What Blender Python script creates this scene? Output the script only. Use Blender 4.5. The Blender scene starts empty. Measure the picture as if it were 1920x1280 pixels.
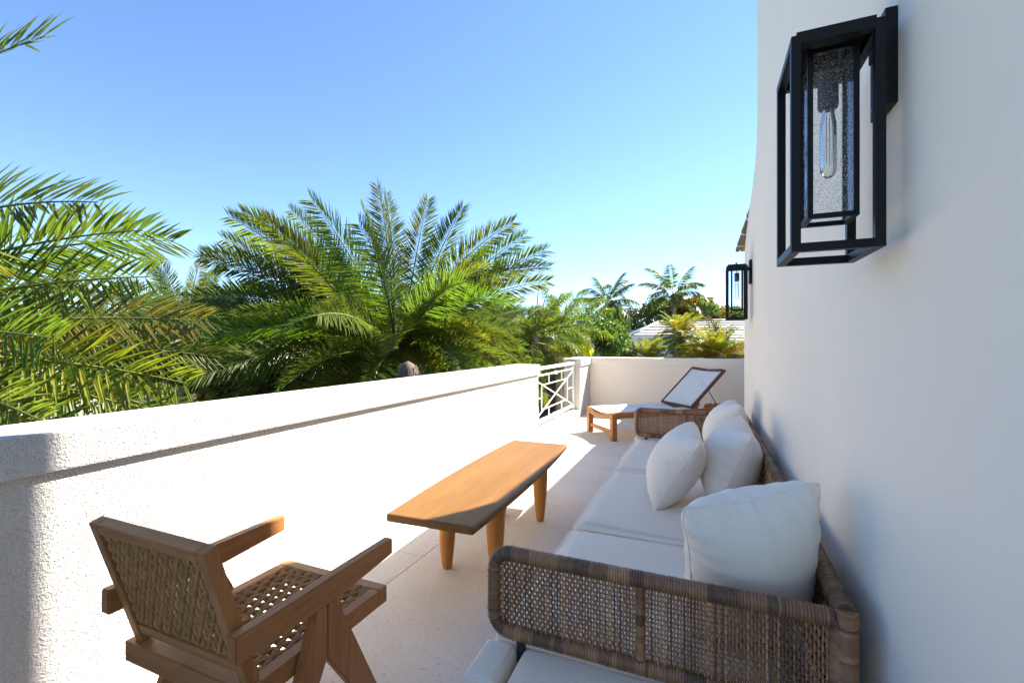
import bpy, bmesh, math, random
import numpy as np
from mathutils import Vector, Matrix, Euler, Quaternion

R = math.radians
C = bpy.context.scene.collection
scene = bpy.context.scene

# ------------------------------------------------------------------ camera
cam_data = bpy.data.cameras.new('Camera')
cam_data.sensor_width = 36.0
cam_data.lens = 16.0
cam_data.clip_start = 0.05
cam_data.clip_end = 3000
cam = bpy.data.objects.new('Camera', cam_data)
C.objects.link(cam)
cam.location = (0, 0, 1.35)
cam.rotation_euler = (R(90), 0, R(22.996))
scene.camera = cam

# ------------------------------------------------------------------ sky, sun, exposure
SUN = Vector((0.58, 0.80, 1.0)).normalized()
world = bpy.data.worlds.new('World')
scene.world = world
world.use_nodes = True
wn = world.node_tree
bg = wn.nodes['Background']
sky = wn.nodes.new('ShaderNodeTexSky')
sky.sky_type = 'NISHITA'
sky.sun_disc = False
sky.sun_elevation = math.asin(SUN.z)
sky.sun_rotation = math.atan2(SUN.x, SUN.y)
sky.altitude = 0
sky.air_density = 0.8
sky.dust_density = 0.0
sky.ozone_density = 5.5
wn.links.new(sky.outputs[0], bg.inputs['Color'])
bg.inputs['Strength'].default_value = 0.050
sl = bpy.data.lights.new('Sun', 'SUN')
sl.energy = 3.5
sl.angle = R(0.53)
sl.color = (1.0, 0.94, 0.84)
sun = bpy.data.objects.new('Sun', sl)
C.objects.link(sun)
sun.rotation_euler = SUN.to_track_quat('Z', 'Y').to_euler()
sun.location = (8, 11, 14)
vs = scene.view_settings
vs.view_transform = 'Standard'
vs.look = 'None'
vs.exposure = 2.75
vs.gamma = 1.0
vs.use_curve_mapping = False
scene.cycles.max_bounces = 16
scene.cycles.diffuse_bounces = 9
scene.cycles.transparent_max_bounces = 24

# ------------------------------------------------------------------ mesh helpers
class MB:
    """collects geometry, then links it as one mesh object"""
    def __init__(s):
        s.v = []; s.f = []; s.m = []; s.col = []; s.smooth = []
    def add(s, vs_, fs_, m=0, col=None, smooth=False):
        o = len(s.v)
        s.v.extend([tuple(p) for p in vs_])
        for f in fs_:
            s.f.append(tuple(i + o for i in f)); s.m.append(m); s.smooth.append(smooth)
            s.col.append(col)
        return s
    def box(s, a, b, m=0, bev=0.0, col=None):
        x0, x1 = sorted((a[0], b[0])); y0, y1 = sorted((a[1], b[1])); z0, z1 = sorted((a[2], b[2]))
        if bev <= 0:
            vs_ = [(x0,y0,z0),(x1,y0,z0),(x1,y1,z0),(x0,y1,z0),(x0,y0,z1),(x1,y0,z1),(x1,y1,z1),(x0,y1,z1)]
            s.add(vs_, [(3,2,1,0),(4,5,6,7),(0,1,5,4),(1,2,6,5),(2,3,7,6),(3,0,4,7)], m, col)
        else:
            s.bevbox(Matrix.Translation(((x0+x1)/2,(y0+y1)/2,(z0+z1)/2)), (x1-x0, y1-y0, z1-z0), bev, m, col)
        return s
    def bevbox(s, M, size, bev, m=0, col=None):
        bm = bmesh.new()
        bmesh.ops.create_cube(bm, size=1.0)
        bmesh.ops.scale(bm, vec=size, verts=bm.verts)
        bmesh.ops.bevel(bm, geom=bm.edges[:], offset=min(bev, min(size)*0.45), segments=2, affect='EDGES', profile=0.6)
        vs_ = [M @ v.co for v in bm.verts]
        fs_ = [[v.index for v in f.verts] for f in bm.faces]
        bm.verts.index_update()
        s.add(vs_, fs_, m, col)
        bm.free()
        return s
    def beam(s, p, q, w, h, up=(0,0,1), m=0, bev=0.003, col=None):
        """box of width w (sideways) and height h (along up) from p to q"""
        p = Vector(p); q = Vector(q); d = q - p; L = d.length; d.normalize()
        u = Vector(up); u = (u - d*u.dot(d)).normalized(); r = d.cross(u)
        M = Matrix((( d.x, r.x, u.x, (p.x+q.x)/2), (d.y, r.y, u.y, (p.y+q.y)/2), (d.z, r.z, u.z, (p.z+q.z)/2), (0,0,0,1)))
        return s.bevbox(M, (L, w, h), bev, m, col)
    def prism(s, poly, axis, a, b, m=0, col=None):
        """extrude a 2-D polygon; axis 'x': poly=(y,z), 'y': poly=(x,z), 'z': poly=(x,y)"""
        def P(p, t):
            return {'x': (t, p[0], p[1]), 'y': (p[0], t, p[1]), 'z': (p[0], p[1], t)}[axis]
        n = len(poly)
        vs_ = [P(p, a) for p in poly] + [P(p, b) for p in poly]
        fs_ = [tuple(range(n))[::-1], tuple(range(n, 2*n))] + [(i, (i+1) % n, n+(i+1) % n, n+i) for i in range(n)]
        return s.add(vs_, fs_, m, col)
    def tube(s, pts, rad, sides=6, m=0, col=None, closed=False, caps=True, cols=None, smooth=True):
        pts = [Vector(p) for p in pts]
        n = len(pts)
        rs = rad if isinstance(rad, (list, tuple)) else [rad]*n
        vs_ = []; fs_ = []
        prev = None
        for i, p in enumerate(pts):
            if closed:
                t = (pts[(i+1) % n] - pts[i-1])
            else:
                t = pts[min(i+1, n-1)] - pts[max(i-1, 0)]
            if t.length < 1e-9: t = Vector((0,0,1))
            t.normalize()
            if prev is None:
                a = Vector((0,0,1)) if abs(t.z) < 0.9 else Vector((1,0,0))
                nrm = (a - t*a.dot(t)).normalized()
            else:
                nrm = prev - t*prev.dot(t)
                nrm = nrm.normalized() if nrm.length > 1e-6 else prev
            prev = nrm
            bn = t.cross(nrm)
            for k in range(sides):
                an = 2*math.pi*k/sides
                vs_.append(p + (nrm*math.cos(an) + bn*math.sin(an))*rs[i])
        o = len(s.v)
        s.v.extend([tuple(v) for v in vs_])
        rng = n if closed else n-1
        for i in range(rng):
            j = (i+1) % n
            cc = cols[i] if cols else col
            for k in range(sides):
                k2 = (k+1) % sides
                s.f.append((o+i*sides+k, o+i*sides+k2, o+j*sides+k2, o+j*sides+k)); s.m.append(m); s.col.append(cc); s.smooth.append(smooth)
        if caps and not closed:
            s.f.append(tuple(o+k for k in range(sides))[::-1]); s.m.append(m); s.col.append(col if not cols else cols[0]); s.smooth.append(False)
            s.f.append(tuple(o+(n-1)*sides+k for k in range(sides))); s.m.append(m); s.col.append(col if not cols else cols[-1]); s.smooth.append(False)
        return s
    def lathe(s, prof, center=(0,0), sides=16, m=0, M=None, col=None):
        """prof: list of (r,z)"""
        vs_ = []; fs_ = []
        for r, z in prof:
            for k in range(sides):
                a = 2*math.pi*k/sides
                p = Vector((center[0]+r*math.cos(a), center[1]+r*math.sin(a), z))
                vs_.append(M @ p if M else p)
        n = len(prof)
        for i in range(n-1):
            for k in range(sides):
                k2 = (k+1) % sides
                fs_.append((i*sides+k, i*sides+k2, (i+1)*sides+k2, (i+1)*sides+k))
        s.add(vs_, fs_, m, col, True)
        s.add([vs_[k] for k in range(sides)], [tuple(range(sides))[::-1]], m, col)
        s.add([vs_[(n-1)*sides+k] for k in range(sides)], [tuple(range(sides))], m, col)
        return s
    def mesh(s, name, mats):
        me = bpy.data.meshes.new(name)
        me.from_pydata(s.v, [], s.f)
        for mt in (mats if isinstance(mats, (list, tuple)) else [mats]):
            me.materials.append(mt)
        me.polygons.foreach_set('material_index', s.m)
        me.polygons.foreach_set('use_smooth', s.smooth)
        if any(c is not None for c in s.col):
            ca = me.color_attributes.new('Col', 'FLOAT_COLOR', 'CORNER')
            arr = []
            for p in me.polygons:
                c = s.col[p.index] or (1,1,1)
                arr.extend((c[0], c[1], c[2], 1.0)*p.loop_total)
            ca.data.foreach_set('color', arr)
        me.update()
        return me
    def build(s, name, mats, parent=None, loc=None):
        return link(name, s.mesh(name, mats), parent, loc)

def link(name, data, parent=None, loc=None):
    o = bpy.data.objects.new(name, data)
    C.objects.link(o)
    if parent: o.parent = parent
    if loc: o.location = loc
    return o
def tag(o, label=None, cat=None, group=None, kind=None):
    if label: o['label'] = label
    if cat: o['category'] = cat
    if group: o['group'] = group
    if kind: o['kind'] = kind
    return o
def empty(name, loc, rz=0, label=None, cat=None, group=None):
    o = link(name, None)
    o.location = loc; o.rotation_euler = (0, 0, rz); o.empty_display_size = 0.1
    return tag(o, label, cat, group)
def copy_tree(o, parent=None):
    c = o.copy(); C.objects.link(c); c.parent = parent
    for ch in [x for x in bpy.data.objects if x.parent == o]:
        copy_tree(ch, c)
    return c

# ------------------------------------------------------------------ material helpers
def new_mat(name):
    m = bpy.data.materials.new(name); m.use_nodes = True
    nt = m.node_tree
    return m, nt, nt.nodes['Principled BSDF']
def N(nt, t, **kw):
    n = nt.nodes.new(t)
    for k, v in kw.items():
        if k in n.inputs.keys(): n.inputs[k].default_value = v
        else: setattr(n, k, v)
    return n
def ramp(nt, fac, stops):
    r = nt.nodes.new('ShaderNodeValToRGB')
    el = r.color_ramp.elements
    while len(el) < len(stops): el.new(0.5)
    for e, (p, c) in zip(el, stops):
        e.position = p; e.color = (*c, 1) if len(c) == 3 else c
    nt.links.new(fac, r.inputs[0])
    return r
def coords(nt, scale=(1,1,1), kind='Object'):
    tc = nt.nodes.new('ShaderNodeTexCoord'); mp = nt.nodes.new('ShaderNodeMapping')
    mp.inputs['Scale'].default_value = scale
    nt.links.new(tc.outputs[kind], mp.inputs[0])
    return mp.outputs[0]
def noise(nt, vec, scale, detail=4, rough=0.55):
    n = N(nt, 'ShaderNodeTexNoise', Scale=scale, Detail=detail, Roughness=rough)
    nt.links.new(vec, n.inputs['Vector']); return n.outputs['Fac']
def bump(nt, bsdf, h, strength, dist=0.01, prev=None):
    b = N(nt, 'ShaderNodeBump', Strength=strength, Distance=dist)
    nt.links.new(h, b.inputs['Height'])
    if prev: nt.links.new(prev, b.inputs['Normal'])
    nt.links.new(b.outputs[0], bsdf.inputs['Normal'])
    return b.outputs[0]
def mix(nt, fac, a, b, mode='MIX'):
    n = nt.nodes.new('ShaderNodeMix'); n.data_type = 'RGBA'; n.blend_type = mode
    for sock, val in ((n.inputs[0], fac), (n.inputs[6], a), (n.inputs[7], b)):
        if hasattr(val, 'links'): nt.links.new(val, sock)
        elif isinstance(val, (int, float)): sock.default_value = val
        else: sock.default_value = (*val, 1)
    return n.outputs[2]

def stucco(name, col, grain=1.0, fine=170, specks=True):
    m, nt, b = new_mat(name)
    v = coords(nt)
    n1 = noise(nt, v, 0.9, 5); n2 = noise(nt, v, fine, 3, 0.6); n3 = noise(nt, v, 14, 4)
    c = mix(nt, ramp(nt, n1, [(0.3, (0,0,0)), (0.75, (1,1,1))]).outputs[0], tuple(x*0.95 for x in col), col)
    if specks: c = mix(nt, ramp(nt, n2, [(0.36, (1,1,1)), (0.46, (0,0,0))]).outputs[0], c, tuple(x*0.62 for x in col))
    nd = noise(nt, coords(nt, (2.5, 2.5, 0.7)), 1.6, 5, 0.6)
    k_ = 0.9 if specks else 0.965
    c = mix(nt, ramp(nt, nd, [(0.48, (0,0,0)), (0.85, (1,1,1))]).outputs[0], c, tuple(x*k_*y for x, y in zip(col, (1.0, 0.985, 0.96))))
    nt.links.new(c, b.inputs['Base Color'])
    b.inputs['Roughness'].default_value = 0.85
    b.inputs['Specular IOR Level'].default_value = 0.25
    p = bump(nt, b, noise(nt, v, 110, 3, 0.65), 1.0, 0.019) if specks else bump(nt, b, n2, 0.3*grain, 0.003)
    p = bump(nt, b, n3, 0.10*grain, 0.02, p)
    bump(nt, b, noise(nt, v, 2.2, 3), 0.12, 0.06, p)
    return m
def wood(name, dark, light, axis=0, scale=1.0, rough=0.42, streak=0.45):
    m, nt, b = new_mat(name)
    sc = [26*scale]*3; sc[axis] = 1.6*scale
    v = coords(nt, sc)
    oi = nt.nodes.new('ShaderNodeObjectInfo')
    add = nt.nodes.new('ShaderNodeVectorMath'); add.operation = 'ADD'
    mul = nt.nodes.new('ShaderNodeMath'); mul.operation = 'MULTIPLY'; mul.inputs[1].default_value = 37
    nt.links.new(oi.outputs['Random'], mul.inputs[0])
    nt.links.new(v, add.inputs[0]); nt.links.new(mul.outputs[0], add.inputs[1])
    vv = add.outputs[0]
    n1 = noise(nt, vv, 0.8, 6, 0.6); n2 = noise(nt, vv, 4.5, 5, 0.65)
    c = ramp(nt, n1, [(0.28, dark), (0.50, tuple((a+c_)/2 for a, c_ in zip(dark, light))), (0.72, light)]).outputs[0]
    c = mix(nt, ramp(nt, n2, [(0.35, (streak,)*3), (0.55, (0,0,0))]).outputs[0], c, tuple(x*0.72 for x in dark))
    nt.links.new(c, b.inputs['Base Color'])
    b.inputs['Roughness'].default_value = rough
    b.inputs['Specular IOR Level'].default_value = 0.3
    bump(nt, b, n2, 0.10, 0.002)
    return m
def plain(name, col, rough=0.5, metal=0.0, bumps=None, spec=0.5):
    m, nt, b = new_mat(name)
    v = coords(nt)
    n1 = noise(nt, v, 7, 4)
    c = mix(nt, n1, tuple(x*0.88 for x in col), tuple(min(1, x*1.1) for x in col))
    nt.links.new(c, b.inputs['Base Color'])
    b.inputs['Roughness'].default_value = rough; b.inputs['Metallic'].default_value = metal
    b.inputs['Specular IOR Level'].default_value = spec
    if bumps: bump(nt, b, noise(nt, v, bumps[0], 3), bumps[1], 0.004)
    return m
def fabric(name, col, pitch=0.0045, strength=0.5, blotch=0.06):
    """knitted outdoor fabric: a fine diagonal cell pattern"""
    m, nt, b = new_mat(name)
    v = coords(nt, (1,1,1), 'UV')
    k = 1.0/pitch
    vo = N(nt, 'ShaderNodeTexVoronoi', Scale=k, Randomness=0.25); nt.links.new(v, vo.inputs['Vector'])
    n1 = noise(nt, coords(nt), 3.5, 4); n2 = noise(nt, v, k*1.4, 2)
    c = mix(nt, n1, tuple(x*(1-blotch) for x in col), tuple(min(1, x*(1+blotch)) for x in col))
    c = mix(nt, ramp(nt, vo.outputs['Distance'], [(0.35, (0,0,0)), (0.75, (1,1,1))]).outputs[0], c, tuple(x*0.80 for x in col))
    nt.links.new(c, b.inputs['Base Color'])
    b.inputs['Roughness'].default_value = 0.9
    b.inputs['Specular IOR Level'].default_value = 0.2
    b.inputs['Sheen Weight'].default_value = 0.15
    inv = N(nt, 'ShaderNodeMath', operation='SUBTRACT'); inv.inputs[0].default_value = 1
    nt.links.new(vo.outputs['Distance'], inv.inputs[1])
    p = bump(nt, b, inv.outputs[0], strength, 0.0016)
    bump(nt, b, n2, 0.15, 0.001, p)
    return m
def vcol_mat(name, rough=0.5, mult=1.0, spec=0.4, fine=0):
    m, nt, b = new_mat(name)
    at = nt.nodes.new('ShaderNodeVertexColor'); at.layer_name = 'Col'
    n1 = noise(nt, coords(nt), 60, 3)
    c = mix(nt, 1.0, at.outputs['Color'], ramp(nt, n1, [(0.25, (0.72*mult,)*3), (0.75, (1.15*mult,)*3)]).outputs[0], 'MULTIPLY')
    nt.links.new(c, b.inputs['Base Color'])
    b.inputs['Roughness'].default_value = rough
    b.inputs['Specular IOR Level'].default_value = spec
    if fine: bump(nt, b, noise(nt, coords(nt), fine, 2), 0.4, 0.002)
    return m
def leaf_mat(name, trans=0.45, rough=0.42):
    """leaf colour comes from the object's own colour, so each frond or bush has its own hue"""
    m, nt, b = new_mat(name)
    oi = nt.nodes.new('ShaderNodeObjectInfo')
    n1 = noise(nt, coords(nt), 2.3, 3); n2 = noise(nt, coords(nt), 22, 2)
    c = mix(nt, 1.0, oi.outputs['Color'], ramp(nt, n1, [(0.3, (0.72, 0.80, 0.70)), (0.7, (1.22, 1.12, 0.95))]).outputs[0], 'MULTIPLY')
    c = mix(nt, 1.0, c, ramp(nt, n2, [(0.3, (0.75, 0.78, 0.75)), (0.7, (1.2, 1.15, 1.1))]).outputs[0], 'MULTIPLY')
    nt.links.new(c, b.inputs['Base Color'])
    b.inputs['Roughness'].default_value = rough
    b.inputs['Specular IOR Level'].default_value = 0.5
    tr = nt.nodes.new('ShaderNodeBsdfTranslucent')
    tcol = mix(nt, 1.0, c, (1.5, 1.6, 0.55), 'MULTIPLY')
    nt.links.new(tcol, tr.inputs['Color'])
    ms = nt.nodes.new('ShaderNodeMixShader'); ms.inputs[0].default_value = trans
    nt.links.new(b.outputs[0], ms.inputs[1]); nt.links.new(tr.outputs[0], ms.inputs[2])
    nt.links.new(ms.outputs[0], nt.nodes['Material Output'].inputs['Surface'])
    return m

M = {}
M['stucco'] = stucco('white_stucco', (0.70, 0.675, 0.635), 0.7, 260)
M['house'] = stucco('smooth_stucco', (0.90, 0.805, 0.68), 0.6, 110, False)
M['cap'] = stucco('cap_stucco', (0.70, 0.675, 0.635), 0.7, 260)
M['white_metal'] = plain('white_metal', (0.80, 0.80, 0.78), 0.35)
M['black'] = plain('black_metal', (0.008, 0.0075, 0.0075), 0.45, 0.0, (180, 0.15), 0.22)
M['black_rough'] = plain('black_socket', (0.03, 0.03, 0.032), 0.55)
M['chair_wood'] = {a: wood('chair_teak_%d' % a, (0.29, 0.110, 0.034), (0.47, 0.205, 0.068), a, 0.8, 0.42) for a in (0, 1, 2)}
M['table_wood'] = wood('table_teak', (0.140, 0.060, 0.0105), (0.195, 0.090, 0.018), 1, 0.6, 0.46, 0.5)
M['table_leg'] = wood('table_leg_teak', (0.38, 0.145, 0.030), (0.54, 0.235, 0.060), 2, 0.6, 0.4, 0.3)
M['lounger_wood'] = wood('lounger_teak', (0.24, 0.092, 0.022), (0.42, 0.185, 0.048), 0, 1.0, 0.45)
M['soffit'] = wood('soffit_cedar', (0.17, 0.075, 0.03), (0.30, 0.14, 0.06), 1, 0.5, 0.5)
M['copper'] = plain('aged_copper', (0.15, 0.055, 0.03), 0.55, 0.0)
M['pillow'] = fabric('pillow_fabric', (0.87, 0.78, 0.665), 0.0054, 0.45)
M['seat_fabric'] = fabric('seat_fabric', (0.85, 0.745, 0.61), 0.0065, 0.45, 0.04)
M['sling'] = plain('white_sling', (0.80, 0.76, 0.70), 0.7, 0.0, (400, 0.2))
M['wicker'] = vcol_mat('wicker', 0.42, 1.0, 0.5)
M['rope'] = vcol_mat('rope', 0.8, 1.0, 0.2, 500)
M['steel'] = plain('steel', (0.25, 0.25, 0.26), 0.35, 0.8)
M['frame_dark'] = plain('dark_frame', (0.02, 0.018, 0.016), 0.5)

def floor_mat():
    m, nt, b = new_mat('coral_limestone')
    v = coords(nt, (1,1,1))
    oi = nt.nodes.new('ShaderNodeObjectInfo')
    n0 = noise(nt, v, 1.6, 5); n1 = noise(nt, v, 62, 4, 0.6); n2 = noise(nt, v, 150, 3, 0.6)
    base = mix(nt, ramp(nt, n0, [(0.3, (0,0,0)), (0.7, (1,1,1))]).outputs[0], (0.65, 0.570, 0.485), (0.74, 0.660, 0.570))
    tint = ramp(nt, oi.outputs['Random'], [(0, (0.95, 0.95, 0.96)), (1, (1.05, 1.03, 1.0))]).outputs[0]
    base = mix(nt, 1.0, base, tint, 'MULTIPLY')
    pits = ramp(nt, n1, [(0.30, (1,1,1)), (0.37, (0,0,0))]).outputs[0]
    c = mix(nt, pits, base, (0.42, 0.35, 0.295))
    pits2 = ramp(nt, n2, [(0.30, (1,1,1)), (0.38, (0,0,0))]).outputs[0]
    c = mix(nt, pits2, c, (0.34, 0.29, 0.25))
    nt.links.new(c, b.inputs['Base Color'])
    b.inputs['Roughness'].default_value = 0.75
    b.inputs['Specular IOR Level'].default_value = 0.25
    sub = N(nt, 'ShaderNodeMath', operation='ADD'); nt.links.new(n1, sub.inputs[0]); nt.links.new(n2, sub.inputs[1])
    bump(nt, b, sub.outputs[0], 0.35, 0.006)
    return m
M['floor'] = floor_mat()
M['grout'] = plain('grout', (0.30, 0.265, 0.235), 0.9)
def ground_mat():
    m, nt, b = new_mat('ground')
    v = coords(nt)
    n0 = noise(nt, v, 0.25, 5); n1 = noise(nt, v, 6, 5)
    c = ramp(nt, n0, [(0.35, (0.055, 0.095, 0.025)), (0.6, (0.11, 0.12, 0.045)), (0.75, (0.20, 0.17, 0.11))]).outputs[0]
    c = mix(nt, n1, c, (0.05, 0.07, 0.02))
    nt.links.new(c, b.inputs['Base Color']); b.inputs['Roughness'].default_value = 0.95
    bump(nt, b, n1, 0.5, 0.05)
    return m
M['ground'] = ground_mat()
M['paving'] = plain('pale_paving', (0.42, 0.41, 0.39), 0.85, 0, (30, 0.2))
M['asphalt'] = plain('asphalt', (0.06, 0.062, 0.066), 0.85, 0, (60, 0.3))
M['roof_tile'] = plain('white_roof_tile', (0.36, 0.355, 0.35), 0.7, 0, (20, 0.2))
M['course_shadow'] = plain('course_shadow', (0.25, 0.24, 0.24), 0.85)  # painted shade for the gap under each tile course
M['far_wall'] = stucco('far_wall', (0.74, 0.75, 0.76), 0.3, 30)
M['win_glass'] = plain('dark_window', (0.02, 0.05, 0.075), 0.08)
M['carpaint'] = plain('white_car_paint', (0.78, 0.78, 0.78), 0.2)
M['leaf'] = leaf_mat('leaf', 0.5, 0.42)
M['leaf_dry'] = leaf_mat('leaf_dry', 0.25, 0.7)
M['rachis'] = leaf_mat('rachis', 0.0, 0.5)
M['bark'] = plain('palm_bark', (0.17, 0.13, 0.10), 0.9, 0, (25, 0.8))
M['bark2'] = plain('grey_bark', (0.24, 0.22, 0.19), 0.9, 0, (30, 0.7))
M['stump'] = plain('stump_bark', (0.11, 0.085, 0.07), 0.95, 0, (60, 0.9))
M['boot'] = plain('leaf_base', (0.34, 0.17, 0.055), 0.8, 0, (60, 0.6))

def seeded_glass():
    m, nt, b = new_mat('seeded_glass')
    v = coords(nt)
    vo = N(nt, 'ShaderNodeTexVoronoi', Scale=210.0); nt.links.new(v, vo.inputs['Vector'])
    n1 = noise(nt, v, 22, 3)
    seeds = ramp(nt, vo.outputs['Distance'], [(0.16, (0.8,)*3), (0.27, (0.03,)*3)]).outputs[0]
    tr = nt.nodes.new('ShaderNodeBsdfTransparent'); tr.inputs[0].default_value = (0.985, 0.99, 0.99, 1)
    gl = nt.nodes.new('ShaderNodeBsdfGlossy'); gl.inputs['Roughness'].default_value = 0.06
    df = nt.nodes.new('ShaderNodeBsdfTranslucent'); df.inputs['Color'].default_value = (0.9, 0.92, 0.93, 1)
    fr = N(nt, 'ShaderNodeFresnel', IOR=1.25)
    bp = N(nt, 'ShaderNodeBump', Strength=0.5, Distance=0.004)
    nt.links.new(n1, bp.inputs['Height'])
    bp2 = N(nt, 'ShaderNodeBump', Strength=0.8, Distance=0.002)
    nt.links.new(seeds, bp2.inputs['Height']); nt.links.new(bp.outputs[0], bp2.inputs['Normal'])
    for n_ in (gl, df): nt.links.new(bp2.outputs[0], n_.inputs['Normal'])
    nt.links.new(bp.outputs[0], fr.inputs['Normal'])
    m1 = nt.nodes.new('ShaderNodeMixShader'); nt.links.new(seeds, m1.inputs[0])
    nt.links.new(tr.outputs[0], m1.inputs[1]); nt.links.new(df.outputs[0], m1.inputs[2])
    m2 = nt.nodes.new('ShaderNodeMixShader'); nt.links.new(fr.outputs[0], m2.inputs[0])
    nt.links.new(m1.outputs[0], m2.inputs[1]); nt.links.new(gl.outputs[0], m2.inputs[2])
    nt.links.new(m2.outputs[0], nt.nodes['Material Output'].inputs['Surface'])
    return m
M['glass'] = seeded_glass()
def bulb_glass():
    m, nt, b = new_mat('bulb_glass')
    tr = nt.nodes.new('ShaderNodeBsdfTransparent'); tr.inputs[0].default_value = (0.95, 0.95, 0.95, 1)
    gl = nt.nodes.new('ShaderNodeBsdfGlossy'); gl.inputs['Roughness'].default_value = 0.03
    fr = N(nt, 'ShaderNodeFresnel', IOR=1.6)
    ms = nt.nodes.new('ShaderNodeMixShader')
    nt.links.new(fr.outputs[0], ms.inputs[0]); nt.links.new(tr.outputs[0], ms.inputs[1]); nt.links.new(gl.outputs[0], ms.inputs[2])
    nt.links.new(ms.outputs[0], nt.nodes['Material Output'].inputs['Surface'])
    return m
M['bulb'] = bulb_glass()
M['filament'] = plain('filament', (0.45, 0.22, 0.08), 0.4, 0.5)

# ================================================================== SETTING
GZ = -3.6            # garden level below the terrace floor
XW = 0.39            # house wall plane
XP = -2.06           # inner face of the parapet
XO = -2.36           # outer face

g = MB(); g.add([(-900,-900,GZ),(900,-900,GZ),(900,900,GZ),(-900,900,GZ)], [(0,1,2,3)])
tag(g.build('ground', M['ground']), kind='structure')
g = MB(); g.add([(-30,22,GZ+.01),(-6,22,GZ+.01),(6,60,GZ+.01),(-22,60,GZ+.01)], [(0,1,2,3)])
tag(g.build('driveway', M['paving']), kind='structure')
g = MB(); g.add([(-60,-20,GZ+.02),(-27,-20,GZ+.02),(-27,24,GZ+.02),(-60,24,GZ+.02)], [(0,1,2,3)])
tag(g.build('road', M['asphalt']), kind='structure')

# terrace floor: grout bed with separate stone tiles
fl = MB().box((XP-0.25, -3.2, -0.32), (1.6, 9.0, -0.016)).build('floor', M['grout'])
tag(fl, kind='structure')
tile_cache = {}
xs = [XP+0.0005, -1.633, -0.833, -0.033, XW-0.0005]
ys = [2.417 + 1.2*k for k in range(-5, 7)]
ys = [-3.1] + [y for y in ys if -3.0 < y < 8.6] + [8.74]
random.seed(3)
for i in range(len(xs)-1):
    for j in range(len(ys)-1):
        w = round(xs[i+1]-xs[i]-0.004, 3); d = round(ys[j+1]-ys[j]-0.004, 3)
        key = (w, d)
        if key not in tile_cache:
            tile_cache[key] = MB().bevbox(Matrix.Identity(4), (w, d, 0.02), 0.0018).mesh('tile', M['floor'])
        t = link('tile', tile_cache[key], fl, ((xs[i]+xs[i+1])/2, (ys[j]+ys[j+1])/2, -0.010 - random.random()*0.0006))
# base of the terrace block below the floor
tag(MB().box((XO+0.02, -3.2, GZ), (1.5, 9.02, -0.325)).build('terrace_base', M['house']), kind='structure')

def parapet(name, y0, y1, label):
    root = empty(name, ((XP+XO)/2, (y0+y1)/2, -0.3), 0, label, 'parapet')
    cx, cy = (XP+XO)/2, (y0+y1)/2
    b = MB().bevbox(Matrix.Translation((0, 0, 0.605)), (XP-XO-0.002, y1-y0-0.012, 1.208), 0.004)
    b.build('wall', M['stucco'], root)
    b = MB().bevbox(Matrix.Translation((0, 0, 1.274)), (XP-XO+0.044, y1-y0+0.010, 0.136), 0.010)
    b.build('cap', M['cap'], root)
    return root
parapet('parapet_wall', -3.2, 5.765, 'long white stucco parapet with a projecting cap along the terrace edge')
parapet('parapet_pier', 7.965, 9.0, 'short white parapet pier between the metal railing and the end wall')
# kerb below the railing
tag(MB().bevbox(Matrix.Translation(((XP+XO)/2, 6.865, -0.085)), (XP-XO+0.01, 2.19, 0.43), 0.006).build('kerb', M['house']),
    kind='structure')
# far wall across the terrace end
fw = empty('end_wall', (-0.3, 8.89, -0.3), 0, 'cream end wall closing the terrace behind the sun lounger', 'wall')
MB().bevbox(Matrix.Translation((0.18, 0, 0.605)), (3.88, 0.28, 1.208), 0.004).build('wall', M['house'], fw)
MB().bevbox(Matrix.Translation((0.18, 0, 1.2745)), (3.86, 0.306, 0.134), 0.008).build('cap', M['house'], fw)

# house: tall wall with a flared end
hs = empty('house', (3.0, 1.0, GZ), 0, 'tall white house wall with flared curved end beside the terrace', 'house')
# concave sweep from the wide foot up to the tall edge
key = [(5.52, 5.60), (5.518, 5.76), (5.49, 5.88), (5.40, 5.965), (5.138, 6.11), (4.95, 6.195), (4.761, 6.275), (4.60, 6.335), (4.46, 6.395), (4.34, 6.465), (4.25, 6.56), (4.20, 6.69), (4.185, 6.86)]
sweep = [Vector(k) for k in key]
prof = [(-5.0, 0.0), (5.52, 0.0)] + [(p.x, p.y) for p in sweep] + [(4.185, 9.05), (-5.0, 9.05)]
w = MB()
n = len(prof)
vs_ = [(XW-3.0, p[0]-1.0, p[1]) for p in prof] + [(4.0, p[0]-1.0, p[1]) for p in prof]
w.add(vs_, [tuple(range(n)), tuple(range(n, 2*n))[::-1]] + [((i+1) % n, i, n+i, n+(i+1) % n) for i in range(n)])
w.build('wall', M['house'], hs)
# recessed lower wing with timber eave and copper gutter
rf = MB()
rf.box((0.98-3, 4.40, 0), (4.0, 9.4, 6.92)); rf.build('wing_wall', M['house'], hs)
EX, EZ, EY1 = 0.69, 3.25, 10.9
so = empty('soffit', (0, 0, 0)); so.parent = hs
for k in range(4):
    x0 = 0.70 + k*0.078
    MB().box((x0-3, 3.10, EZ-GZ+0.02+k*0.012), (x0+0.075-3, EY1-1, EZ-GZ+0.04+k*0.012)).build('board', M['soffit'], so)
e = MB()
e.prism([(0.69-3, EZ-GZ+0.045), (1.0-3, EZ-GZ+0.10), (4.0, EZ-GZ+1.35), (4.0, EZ-GZ+1.45), (0.69-3, EZ-GZ+0.12)], 'y', 3.10, EY1-1)
e.build('roof', M['roof_tile'], hs)
gt = MB()
gt.tube([(EX-3-0.045, 3.12, EZ-GZ+0.06), (EX-3-0.045, EY1-1.02, EZ-GZ+0.06)], 0.048, 10)
gu = gt.build('gutter', M['copper'], hs)
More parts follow.
